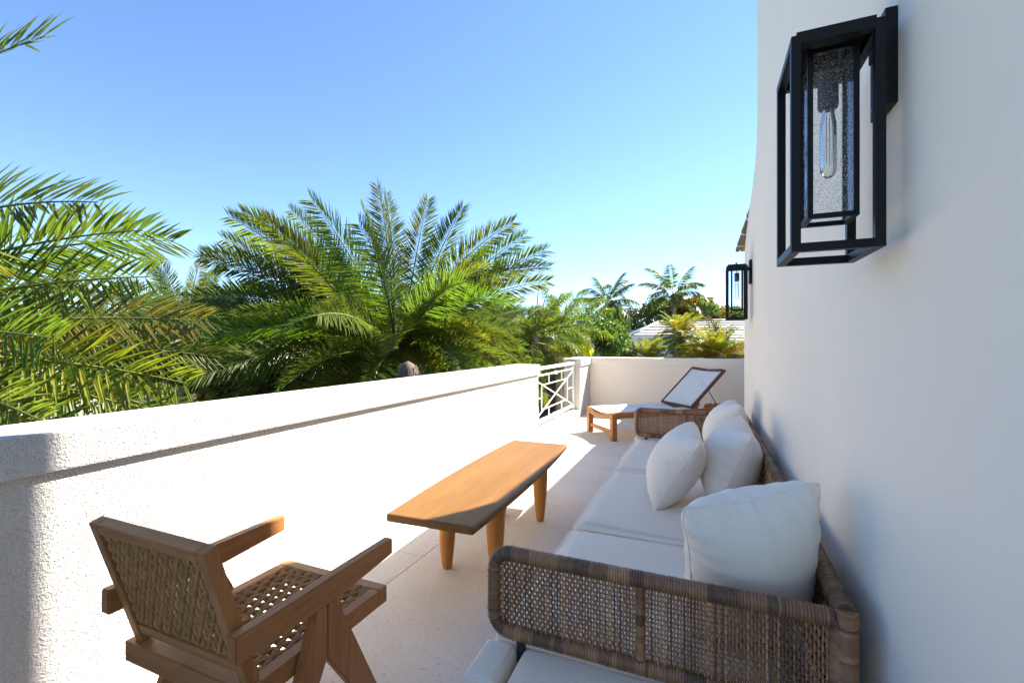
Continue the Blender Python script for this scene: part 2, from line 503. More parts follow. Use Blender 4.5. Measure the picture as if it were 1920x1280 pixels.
for yy in (7.0, 9.2-1.1, 9.2):
    MB().box((EX-3-0.10, yy, EZ-GZ+0.005), (EX-3+0.02, yy+0.03, EZ-GZ+0.115)).build('bracket', M['white_metal'], gu)

# ------------------------------------------------------------------ railing
rl = empty('railing', (-2.17, 6.865, 0.13), 0, 'white metal railing with crossed diagonal bars in the parapet gap', 'railing')
ya, yb = -1.075, 1.075       # local span
def rail_bar(name, p, q, w=0.015, h=0.015):
    return MB().beam(p, q, w, h, (1,0,0), 0, 0.003).build(name, M['white_metal'], rl)
rail_bar('top_rail', (0, ya-0.02, 0.835), (0, yb+0.02, 0.835), 0.045, 0.045)
rail_bar('rail', (0, ya, 0.735), (0, yb, 0.735), 0.022, 0.022)
rail_bar('bottom_rail', (0, ya, 0.085), (0, yb, 0.085), 0.04, 0.04)
for y in (ya+0.02, yb-0.02): rail_bar('post', (0, y, 0), (0, y, 0.81), 0.035, 0.035)
rail_bar('foot', (0, 0, 0), (0, 0, 0.11), 0.06, 0.06)
zi0, zi1 = 0.10, 0.72
yl, yr, zb, zt = -0.66, 0.66, 0.235, 0.59
rail_bar('inner_bar', (0, yl, zt), (0, yr, zt)); rail_bar('inner_bar', (0, yl, zb), (0, yr, zb))
rail_bar('inner_bar', (0, yl, zb+.011), (0, yl, zt-.011)); rail_bar('inner_bar', (0, yr, zb+.011), (0, yr, zt-.011))
rail_bar('diagonal_bar', (0.008, ya+0.03, zi0), (0.008, yb-0.03, zi1)); rail_bar('diagonal_bar', (-0.008, ya+0.03, zi1), (-0.008, yb-0.03, zi0))
for y in (-0.33, 0.33):
    rail_bar('short_bar', (0, y, zt+.011), (0, y, 0.721)); rail_bar('short_bar', (0, y, 0.11), (0, y, zb-.011))
for y0, y1 in ((ya+.03, yl-.011), (yr+.011, yb-.03)): rail_bar('short_bar', (0, y0, 0.41), (0, y1, 0.41))
for y in (ya+0.10, 0.0, yb-0.10):
    MB().bevbox(Matrix.Translation((0, y, 0.735)), (0.05, 0.06, 0.055), 0.008).build('bracket', M['white_metal'], rl)

# ------------------------------------------------------------------ wall lantern
def lantern():
    r = empty('wall_lantern', (XW, 1.30, 1.55), 0, 'large black open-frame wall lantern in the foreground, upper right', 'wall lantern', 'black lanterns on the house wall')
    # local x: negative = away from wall, z from 0 (bottom)
    xa, xb, y0, y1, H = -0.203, -0.050, -0.108, 0.100, 0.482
    b = 0.019
    def bar(p, q, name='frame_bar', w=b): return MB().beam(p, q, w, w, (0,0,1) if abs(p[2]-q[2]) < .01 else (1,0,0), 0, 0.0012).build(name, M['black'], r)
    for x in (xa, xb):
        for y in (y0, y1): bar((x, y, 0), (x, y, H))
    for z in (b/2, ):
        bar((xa+b/2, y0, z), (xb-b/2, y0, z)); bar((xa+b/2, y1, z), (xb-b/2, y1, z))
        bar((xa, y0+b/2, z), (xa, y1-b/2, z)); bar((xb, y0+b/2, z), (xb, y1-b/2, z))
    z = H-b/2-0.001
    bar((xa+b/2, y0, z), (xb-b/2, y0, z)); bar((xa+b/2, y1, z), (xb-b/2, y1, z)); bar((xa, y0+b/2, z), (xa, y1-b/2, z)); bar((xb, y0+b/2, z), (xb, y1-b/2, z))
    MB().bevbox(Matrix.Translation(((xa+xb)/2, (y0+y1)/2, H+0.006)), (xb-xa-0.006, y1-y0-0.006, 0.016), 0.001).build('top_plate', M['black'], r)
    MB().bevbox(Matrix.Translation(((xa+xb)/2, 0.0, H+0.028)), (0.014, 0.014, 0.03), 0.001).build('finial', M['black'], r)
    # back plate and arm
    MB().bevbox(Matrix.Translation((-0.0115, 0.0, 0.432)), (0.023, 0.10, 0.212), 0.0015).build('back_plate', M['black'], r)
    MB().bevbox(Matrix.Translation((-0.029, 0.0, 0.462)), (0.014, 0.03, 0.03), 0.001).build('arm', M['black'], r)
    for yy in (-0.032, 0.032):
        for zz in (0.35, 0.51):
            MB().lathe([(0.004, 0), (0.004, 0.002), (0.0015, 0.0035)], (0, 0), 8, 0, Matrix.Translation((-0.023, yy, zz)) @ Matrix.Rotation(R(-90), 4, 'Y')).build('screw', M['steel'], r)
    # inner glass box
    ia, ib, j0, j1, zb, zt_ = -0.166, -0.078, -0.058, 0.030, 0.083, 0.474
    inner = empty('inner_frame', (0, 0, 0)); inner.parent = r
    c = 0.011
    def ibar(p, q): return MB().beam(p, q, c, c, (0,0,1) if abs(p[2]-q[2]) < .01 else (1,0,0), 0, 0.0008).build('frame_bar', M['black'], inner)
    for x in (ia, ib):
        for y in (j0, j1): ibar((x, y, zb), (x, y, zt_))
    for z in (zb+c/2, zt_-c/2-.001):
        ibar((ia+c/2, j0, z), (ib-c/2, j0, z)); ibar((ia+c/2, j1, z), (ib-c/2, j1, z)); ibar((ia, j0+c/2, z), (ia, j1-c/2, z)); ibar((ib, j0+c/2, z), (ib, j1-c/2, z))
    for k, (p, q) in enumerate((((ia+c/2, j0-.001, zb+c), (ib-c/2, j0+.001, zt_-c)), ((ia+c/2, j1-.001, zb+c), (ib-c/2, j1+.001, zt_-c)),
                 ((ia-.001, j0+c/2, zb+c), (ia+.001, j1-c/2, zt_-c)), ((ib-.001, j0+c/2, zb+c), (ib+.001, j1-c/2, zt_-c)))):
        MB().box(p, q).build('pane', M['glass'], inner)
    cx, cy = (ia+ib)/2, (j0+j1)/2
    MB().lathe([(0.004, 0.475), (0.004, 0.425)], (cx, cy), 8).build('stem', M['black_rough'], r)
    MB().lathe([(0.006, 0.428), (0.020, 0.426), (0.021, 0.42), (0.021, 0.355), (0.019, 0.350), (0.010, 0.350)], (cx, cy), 18).build('socket', M['black_rough'], r)
    bl = MB().lathe([(0.012, 0.350), (0.013, 0.335), (0.0165, 0.315), (0.0172, 0.30), (0.0172, 0.215), (0.016, 0.200), (0.011, 0.190), (0.004, 0.186), (0.0005, 0.1855)], (cx, cy), 20).build('bulb', M['bulb'], r)
    MB().tube([(cx-0.003, cy, 0.335), (cx-0.003, cy, 0.225), (cx+0.003, cy, 0.222), (cx+0.003, cy, 0.335)], 0.0007, 5).build('filament', M['filament'], bl)
    return r
ln1 = lantern()
ln2 = copy_tree(ln1)
ln2.location = (XW, 1.30+3.36, 1.55)
ln2['label'] = 'smaller-looking black wall lantern at the far end of the house wall'

# ================================================================== FURNITURE
# ------------------------------------------------------------------ coffee table
TZ = 0.475
tb = empty('coffee_table', (-1.29, 2.82, 0), R(2.4), 'long golden teak coffee table with tapered round legs beside the sofa', 'coffee table')
def table_top():
    L, W = 1.86, 0.49
    xs_ = []
    nn = 18
    right = []; left = []
    for k in range(nn+1):
        t = -1 + 2*k/nn
        hw = W/2 + 0.030*(1-t*t)
        right.append((hw, t*L/2)); left.append((-hw, t*L/2))
    outline = right + left[::-1]
    th = 0.042
    bm = bmesh.new()
    vsb = [bm.verts.new((x, y, TZ-th)) for x, y in outline]
    f = bm.faces.new(vsb)
    ret = bmesh.ops.extrude_face_region(bm, geom=[f])
    for v in ret['geom']:
        if isinstance(v, bmesh.types.BMVert): v.co.z = TZ
    bmesh.ops.recalc_face_normals(bm, faces=bm.faces[:])
    ed = [e_ for e_ in bm.edges if abs(e_.verts[0].co.z-e_.verts[1].co.z) < 1e-6]
    ed += [e_ for e_ in bm.edges if abs(e_.verts[0].co.z-e_.verts[1].co.z) > 1e-3 and abs(abs(e_.verts[0].co.y)-L/2) < 1e-4]
    bmesh.ops.bevel(bm, geom=ed, offset=0.012, segments=3, affect='EDGES', profile=0.5)
    me = bpy.data.meshes.new('table_top'); bm.to_mesh(me); bm.free()
    for p in me.polygons: p.use_smooth = False
    me.materials.append(M['table_wood'])
    return link('table_top', me, tb)
table_top()
leg_prof = [(0.020, 0.0), (0.027, 0.004), (0.031, 0.02), (0.044, 0.13), (0.054, 0.26), (0.058, 0.36), (0.058, TZ-0.0425)]
leg_me = MB().lathe(leg_prof, (0, 0), 24).mesh('leg', M['table_leg'])
for x, y in ((-0.15, -0.46), (0.15, -0.43), (-0.15, 0.42), (0.16, 0.42)):
    link('leg', leg_me, tb, (x, y, 0))

# ------------------------------------------------------------------ woven rope panel (hexagon cane pattern)
def rope_panel(w, h, nx, ny, r, seed):
    """cane-style panel in local XY (w along x, h along y): doubled horizontal ropes tied by doubled ropes that rise in open tent shapes"""
    random.seed(seed)
    mb = MB()
    cx, cy = w/nx, h/ny
    def rc(k0=1.0):
        k = random.uniform(0.85, 1.12)*k0; return (0.44*k, 0.235*k, 0.092*k)
    j_ = lambda: random.gauss(0, r*0.07)
    # doubled horizontals, gently waving over and under
    for j in range(ny+1):
        y = min(max(j*cy, r*2.2), h-r*2.2)
        for s_ in (-1, 1):
            pts = []
            for i in range(nx*4+1):
                x = i*cx/4
                pts.append((min(max(x, 0), w), y + s_*r*1.05 + j_(), s_*r*0.55*math.sin(math.pi*i/2 + j*math.pi) + j_()))
            mb.tube(pts, r, 6, 0, rc())
    # tents: two ropes from neighbouring feet meet at a crown tucked over the next band
    for j in range(ny):
        y0, y1 = j*cy, (j+1)*cy
        off = 0.5*(j % 2)
        for i in range(nx+1):
            xc = (i+off)*cx
            if xc > w+0.001: continue
            for s_ in (-1, 1):
                xf = xc + s_*cx*0.46
                if xf < -0.002 or xf > w+0.002: continue
                P0 = Vector((min(max(xf, r), w-r), y0 - r*0.6, -r*1.3)); P3 = Vector((min(max(xc + s_*r*1.1, r), w-r), y1 + r*1.4, -r*0.2))
                P1 = Vector((P0.x - s_*cx*0.02, y0 + cy*0.38, r*1.9)); P2 = Vector((P3.x + s_*cx*0.10, y1 - cy*0.22, r*2.3))
                pts = []
                for k in range(8):
                    t = k/7
                    pts.append(P0*(1-t)**3 + P1*3*t*(1-t)**2 + P2*3*t*t*(1-t) + P3*t**3)
                mb.tube(pts, r*0.95, 6, 0, rc())
    # dense wrapped border
    for k in range(2):
        o = r*(0.9+2.0*k)
        for p, q in (((0,o,0),(w,o,0)), ((0,h-o,0),(w,h-o,0)), ((o,0,0),(o,h,0)), ((w-o,0,0),(w-o,h,0))):
            p = Vector(p); q = Vector(q); n = int((q-p).length/(r*2.4))
            mb.tube([p.lerp(q, i/n) + Vector((0, 0, r*1.1*math.sin(math.pi*i/1.5 + k*math.pi))) for i in range(n+1)], r, 6, 0, rc(0.9))
    return mb

# ------------------------------------------------------------------ armchair
CX = -1.39
ch = empty('armchair', (CX, 1.10, 0), 0, 'brown teak armchair with woven rope seat and back, seen from behind', 'armchair')
def cl(p): return (p[0]-CX, p[1]-1.10, p[2])
W = M['chair_wood']
for sx in (-1, 1):
    xo = 0.30*sx; xi = 0.262*sx
    # arm: tapered slab
    arm = MB()
    yz = [(-0.315, 0.600), (0.312, 0.606), (0.312, 0.547), (0.05, 0.524), (-0.315, 0.526)]
    a, b_ = sorted((xo, xi))
    bm = bmesh.new()
    vv = [bm.verts.new((a, y, z)) for y, z in yz]; f = bm.faces.new(vv)
    ret = bmesh.ops.extrude_face_region(bm, geom=[f])
    for v in ret['geom']:
        if isinstance(v, bmesh.types.BMVert): v.co.x = b_
    bmesh.ops.recalc_face_normals(bm, faces=bm.faces[:])
    bmesh.ops.bevel(bm, geom=bm.edges[:], offset=0.004, segments=2, affect='EDGES')
    me = bpy.data.meshes.new('armrest'); bm.to_mesh(me); bm.free(); me.materials.append(W[1])
    link('armrest', me, ch)
    # inverted V leg: rear and front shank, each a tapered board
    def board(name, poly, x0, x1):
        bm = bmesh.new()
        vv = [bm.verts.new((x0, y-1.10, z)) for y, z in poly]; f = bm.faces.new(vv)
        ret = bmesh.ops.extrude_face_region(bm, geom=[f])
        for v in ret['geom']:
            if isinstance(v, bmesh.types.BMVert): v.co.x = x1
        bmesh.ops.recalc_face_normals(bm, faces=bm.faces[:])
        bmesh.ops.bevel(bm, geom=bm.edges[:], offset=0.003, segments=2, affect='EDGES')
        me = bpy.data.meshes.new(name); bm.to_mesh(me); bm.free(); me.materials.append(W[2])
        return link(name, me, ch)
    x0, x1 = sorted((0.296*sx, 0.266*sx))
    board('leg', [(1.050, 0.526), (1.092, 0.5255), (1.092, 0.353), (0.905, 0.0), (0.850, 0.0), (0.984, 0.348)], x0, x1)
    board('leg', [(1.0935, 0.5255), (1.132, 0.525), (1.200, 0.383), (1.382, 0.0), (1.325, 0.0), (1.0935, 0.353)], x0, x1)
# seat frame
sz0, sz1 = 0.353, 0.415
sx0, sx1, sy0, sy1 = -0.262, 0.262, -0.262, 0.325
MB().beam((sx0, sy1-0.022, 0.384), (sx1, sy1-0.022, 0.384), 0.044, 0.062, (0,0,1), 0, 0.004).build('seat_rail', W[0], ch)
MB().beam((sx0-0.02, sy0+0.022, 0.384), (sx1+0.02, sy0+0.022, 0.384), 0.044, 0.062, (0,0,1), 0, 0.004).build('seat_rail', W[0], ch)
for sx in (-1, 1):
    MB().beam((sx*0.241, sy0+0.045, 0.384), (sx*0.241, sy1-0.045, 0.384), 0.042, 0.061, (0,0,1), 0, 0.004).build('seat_rail', W[1], ch)
sp = rope_panel(0.444, 0.508, 11, 13, 0.0060, 4).build('woven_seat', M['rope'], ch, (-0.222, sy0+0.040, 0.405))
sp['kind'] = 'stuff'
# back frame, leaning
btop = Vector((0, 0.750-1.10, 0.832)); bbot = Vector((0, 0.872-1.10, 0.4155))
ax = (btop-bbot).normalized(); nrm_b = Vector((0, -ax.z, ax.y)).normalized()   # faces the rear
Lb = (btop-bbot).length
for sx in (-1, 1):
    MB().beam(bbot+Vector((sx*0.2375, 0, 0)), btop+Vector((sx*0.2375, 0, 0))-ax*0.001, 0.035, 0.036, tuple(nrm_b), 0, 0.004).build('back_post', W[2], ch)
pt = btop - ax*0.018
MB().beam(pt+Vector((-0.219, 0, 0)), pt+Vector((0.219, 0, 0)), 0.034, 0.0355, tuple(nrm_b), 0, 0.004).build('back_rail', W[0], ch)
pb = bbot + ax*0.055
MB().beam(pb+Vector((-0.219, 0, 0)), pb+Vector((0.219, 0, 0)), 0.034, 0.028, tuple(nrm_b), 0, 0.004).build('back_rail', W[0], ch)
bh = Lb - 0.035 - 0.071
bpn = rope_panel(0.438, bh, 10, 9, 0.0060, 9).build('woven_back', M['rope'], ch)
bpn['kind'] = 'stuff'
bpn.matrix_local = Matrix.Translation(bbot + ax*0.071 + Vector((-0.219, 0, 0))) @ Matrix(((1,0,0,0), (0,ax.y,nrm_b.y,0), (0,ax.z,nrm_b.z,0), (0,0,0,1)))

# ------------------------------------------------------------------ sofa
SF, SB = -0.65, 0.315        # front and back planes
Y0, Y1 = 1.155, 4.76         # base ends
AY = (1.335, 4.645)          # arm planes
SZ = 0.400                   # seat top
sf = empty('sofa', ((SF+SB)/2, (Y0+Y1)/2, 0), 0, 'long brown wicker sofa with grey seat cushions against the house wall', 'sofa')
SO = Vector(((SF+SB)/2, (Y0+Y1)/2, 0))
def wc(k=1.0):
    q = random.random()
    base = (0.275, 0.130, 0.055) if q < 0.58 else ((0.14, 0.068, 0.032) if q < 0.80 else (0.40, 0.20, 0.085))
    j = random.uniform(0.85, 1.15)*k
    return tuple(c*j for c in base)
def wrapped(path, rad, pitch=0.0048, sides=10, closed=False, seed=0):
    """a cane-wrapped tube: one ridge per wrap, colour changing in runs"""
    random.seed(seed)
    pts = [Vector(p) for p in path]
    if closed: pts = pts + [pts[0]]
    seg = [0]
    for a, b in zip(pts, pts[1:]): seg.append(seg[-1] + (b-a).length)
    L = seg[-1]
    nw = int(L/pitch)
    out = []; rs = []; cols = []
    idx = 0
    run = 0; cc = wc()
    def at(d):
        nonlocal idx
        while idx < len(seg)-2 and d > seg[idx+1]: idx += 1
        t = (d-seg[idx])/max(1e-9, seg[idx+1]-seg[idx])
        return pts[idx].lerp(pts[idx+1], t)
    for k in range(nw):
        if run <= 0:
            cc = wc(); run = random.choice((1, 1, 2, 3, 5, 7))
        run -= 1
        kk = random.uniform(0.88, 1.12); c2 = tuple(x*kk for x in cc); dk = tuple(x*0.45 for x in c2)
        j = random.uniform(0.97, 1.03)
        for f_, rr, col in ((0.0, 0.90, dk), (0.26, 1.0*j, c2), (0.72, 1.0*j, c2)):
            out.append(at((k+f_)*L/nw)); rs.append(rad*rr); cols.append(col)
    if not closed:
        out.append(pts[-1]); rs.append(rad*0.93); cols.append(cc)
    mb = MB()
    mb.tube(out, rs, sides, 0, None, closed, True, cols)
    return mb
def rr_path(x0, x1, z0, z1, r, n=7):
    """rounded rectangle in xz, corners rounded at the x0 end, nearly square at x1"""
    pts = []
    for cx_, cz_, a0, rad in ((x0+r, z1-r, 90, r), (x0+r, z0+r, 180, r), (x1-0.02, z0+0.02, 270, 0.02), (x1-0.02, z1-0.02, 0, 0.02)):
        for k in range(n+1):
            a = R(a0 + 90*k/n)
            pts.append((cx_ + rad*math.cos(a), 0, cz_ + rad*math.sin(a)))
    return pts
def weave(x0, x1, z0, z1, px, pz, r, seed, rc_=0.0):
    """plain weave: uprights in z, weavers in x (local xz plane); rc_ trims the x0 corners"""
    random.seed(seed)
    mb = MB()
    nx = int((x1-x0)/px); nz = int((z1-z0)/pz)
    for i in range(nx+1):
        x = x0 + (x1-x0)*i/nx
        tr = 0
        if rc_ and x - x0 < rc_: tr = rc_ - math.sqrt(max(0, rc_**2-(rc_-(x-x0))**2))
        pts = []
        c = wc(1.25)
        for k in range(2*nz+1):
            z = z0 + (z1-z0)*k/(2*nz)
            if z < z0+tr or z > z1-tr: continue
            pts.append((x + random.gauss(0, px*0.05), r*1.05*math.sin(math.pi*(k/2.0 + i)), z))
        if len(pts) > 2: mb.tube(pts, r*0.92, 4, 0, c, caps=False)
    for j in range(nz+1):
        z = z0 + (z1-z0)*j/nz
        tr = 0
        dz = min(z-z0, z1-z)
        if rc_ and dz < rc_: tr = rc_ - math.sqrt(max(0, rc_**2-(rc_-dz)**2))
        c = wc(0.75)
        pts = []
        for k in range(nx+1):
            x = x0 + (x1-x0)*k/nx
            if x < x0+tr: continue
            s_ = -1 if (k+j) % 2 else 1
            pts.append((x, r*0.55*s_, z + random.gauss(0, pz*0.05)))
        mb.tube(pts, r*0.62, 4, 0, c, caps=False)
    return mb
# arms
arm_z0, arm_z1 = 0.428, 0.675
rim_me = wrapped(rr_path(SF+0.022, SB-0.015, arm_z0, arm_z1, 0.055), 0.0235, 0.0078, 10, True, 5).mesh('rim', M['wicker'])
web_me = weave(SF+0.035, SB-0.03, arm_z0+0.012, arm_z1-0.012, 0.0086, 0.0130, 0.0038, 6, 0.05).mesh('woven_panel', M['wicker'])
rib_me = wrapped([(-0.17, -0.004, arm_z0), (-0.17, -0.004, arm_z1)], 0.0125, 0.0045, 8, False, 7).mesh('rib', M['wicker'])
for ya_ in AY:
    ar = link('armrest', rim_me, sf, (-SO.x, ya_-SO.y, 0))
    pn = link('woven_panel', web_me, ar); pn['kind'] = 'stuff'
    link('rib', rib_me, ar)
    for xx in (SF+0.115, SB-0.16):
        MB().box((xx-0.011, -0.012, 0.20), (xx+0.011, 0.012, arm_z0-0.012)).build('post', M['frame_dark'], ar)
# back: rails, corner posts, woven panel
bk = empty('backrest', (0, 0, 0)); bk.parent = sf
def bpath(z): return [(SB-SO.x + 0.012*math.sin(math.pi*k/24), AY[0]-SO.y - 0.004 + (AY[1]-AY[0]+0.008)*k/24, z) for k in range(25)]
wrapped(bpath(0.690), 0.026, 0.0062, 10, False, 8).build('top_rail', M['wicker'], bk)
wrapped(bpath(0.385), 0.020, 0.0062, 8, False, 10).build('bottom_rail', M['wicker'], bk)
for k, y in enumerate((AY[0]-0.006, 2.44, 3.54, AY[1]+0.006)):
    xk = 0.012*math.sin(math.pi*(y-AY[0])/(AY[1]-AY[0])) if 0 < k < 3 else 0.0
    wrapped([(SB-SO.x+xk, y-SO.y, 0.10), (SB-SO.x+xk, y-SO.y, 0.700)], 0.0255 if k in (0, 3) else 0.017, 0.0052, 10, False, 20+k).build('post', M['wicker'], bk)
bw = weave(AY[0], AY[1], 0.40, 0.67, 0.021, 0.021, 0.0075, 12).build('woven_panel', M['wicker'], bk)
bw['kind'] = 'stuff'
bw.rotation_euler = (0, 0, R(90)); bw.location = (SB-SO.x+0.003, -SO.y, 0)
# base frame and feet
base = MB()
base.bevbox(Matrix.Translation((0, 0, 0.205)), (SB-SF-0.05, Y1-Y0-0.03, 0.11), 0.012)
base.build('base', M['frame_dark'], sf)
for x in (-0.40, 0.40):
    for y in (-1.68, 0, 1.68):
        MB().lathe([(0.024, 0), (0.026, 0.01), (0.026, 0.152)], (x, y), 12).build('leg', M['frame_dark'], sf)
# seat cushions
def cushion_mesh(w, d, h, seed, crown=0.012, e=0.035, soft=1.0):
    """soft box cushion, local centre at bottom; uv in metres"""
    rnd = np.random.RandomState(seed)
    nx, ny = max(10, int(w/0.03)), max(10, int(d/0.03))
    bm = bmesh.new()
    uvl = bm.loops.layers.uv.new('UVMap')
    # rows from bottom edge round over the top: build a closed grid from superellipse rings
    rings = []
    prof_ = [(0.0, 0.0), (0.012, 0.0), (0.02, 0.25)]
    lev = [(-0.018, 0.0), (-0.004, 0.10), (0.0, 0.30), (0.0, 0.62), (-0.004, 0.80), (-0.012, 0.91), (-0.026, 0.975), (-0.05, 1.0)]
    ks = min(1.0, 0.40*min(w, d)/0.17)*soft
    def ring(ins, z):
        pts = []; ins = ins*ks
        hw, hd = w/2+ins, d/2+ins; r_ = e + ins*0.5
        r_ = max(0.008, r_)
        def side(a, b, nseg):
            return [a + (b-a)*k/nseg for k in range(nseg)]
        for x in side(-hw+r_, hw-r_, nx): pts.append((x, -hd))
        for k in range(5): a = R(-90+18*k); pts.append((hw-r_+r_*math.cos(a), -hd+r_+r_*math.sin(a)))
        for y in side(-hd+r_, hd-r_, ny): pts.append((hw, y))
        for k in range(5): a = R(18*k); pts.append((hw-r_+r_*math.cos(a), hd-r_+r_*math.sin(a)))
        for x in side(hw-r_, -hw+r_, nx): pts.append((x, hd))
        for k in range(5): a = R(90+18*k); pts.append((-hw+r_+r_*math.cos(a), hd-r_+r_*math.sin(a)))
        for y in side(hd-r_, -hd+r_, ny): pts.append((-hw, y))
        for k in range(5): a = R(180+18*k); pts.append((-hw+r_+r_*math.cos(a), -hd+r_+r_*math.sin(a)))
        return pts
    ph = rnd.rand(6)*6.28
    def wob(x, y): return 0.0055*math.sin(7*x+ph[0])*math.sin(5*y+ph[1]) + 0.0016*math.sin(19*x+ph[2]+4*y)*math.sin(13*y+ph[3])
    lv = lev + [(-0.05-0.03*k, 1.0 + crown/h*(1-(1-(k+1)/4)**2)) for k in range(4)]
    vr = []
    for ins, zz in lv:
        rg = ring(ins, zz)
        vr.append([bm.verts.new((x+wob(y, zz)*0.8, y+wob(x, zz)*0.8, zz*h + (wob(x, y) if zz >= 0.97 else 0))) for x, y in rg])
    nn = len(vr[0])
    for a, b in zip(vr, vr[1:]):
        for k in range(nn):
            bm.faces.new((a[k], a[(k+1) % nn], b[(k+1) % nn], b[k]))
    top = bm.faces.new(vr[-1]); bot = bm.faces.new(vr[0][::-1])
    res = bmesh.ops.triangulate(bm, faces=[top, bot])
    for f in bm.faces:
        f.smooth = True
        nz = abs(f.normal.z) if f.normal.length else 0
    bm.normal_update()
    for f in bm.faces:
        n_ = f.normal
        for lp in f.loops:
            c = lp.vert.co
            lp[uvl].uv = (c.x, c.y) if abs(n_.z) > 0.6 else ((c.x, c.z) if abs(n_.y) > abs(n_.x) else (c.y, c.z))
    me = bpy.data.meshes.new('seat_cushion'); bm.to_mesh(me); bm.free()
    me.materials.append(M['seat_fabric'])
    return me
def piping(w, d, z, r=0.0032, ins=-0.010, e=0.03):
    hw, hd = w/2+ins, d/2+ins
    pts = []
    for cx_, cy_, a0 in ((hw-e, -hd+e, -90), (hw-e, hd-e, 0), (-hw+e, hd-e, 90), (-hw+e, -hd+e, 180)):
        for k in range(6):
            a = R(a0+18*k); pts.append((cx_+e*math.cos(a), cy_+e*math.sin(a), z))
    return MB().tube(pts, r, 6, 0, None, True)
cw = SB-0.02-SF
ybr = [(1.341, 2.300), (2.300, 3.442), (3.442, 4.640)]
for k, (a, b) in enumerate(ybr):
    c = link('seat_cushion', cushion_mesh(cw, b-a-0.006, SZ-0.262-0.010, 40+k), sf, ((SF+SB-0.02)/2-SO.x, (a+b)/2-SO.y, 0.262))
    piping(cw, b-a-0.006, SZ-0.262-0.022).build('piping', M['seat_fabric'], c)
# cushion ends outside the near and far arm, split where the arm post stands
for (ya_, yb_), s_ in (((Y0, AY[0]+0.004), 3), ((AY[1]-0.004, Y1), 4)):
    for k, (xa_, xb_) in enumerate(((SF, SF+0.104), (SF+0.126, SB+0.045))):
        c = link('end_cushion', cushion_mesh(xb_-xa_, yb_-ya_, SZ-0.262-0.008, 60+s_*3+k, 0.006, 0.02, 0.7), sf, ((xa_+xb_)/2-SO.x, (ya_+yb_)/2-SO.y, 0.262))
        piping(xb_-xa_, yb_-ya_, SZ-0.262-0.022, 0.003, -0.008, 0.02).build('piping', M['seat_fabric'], c)

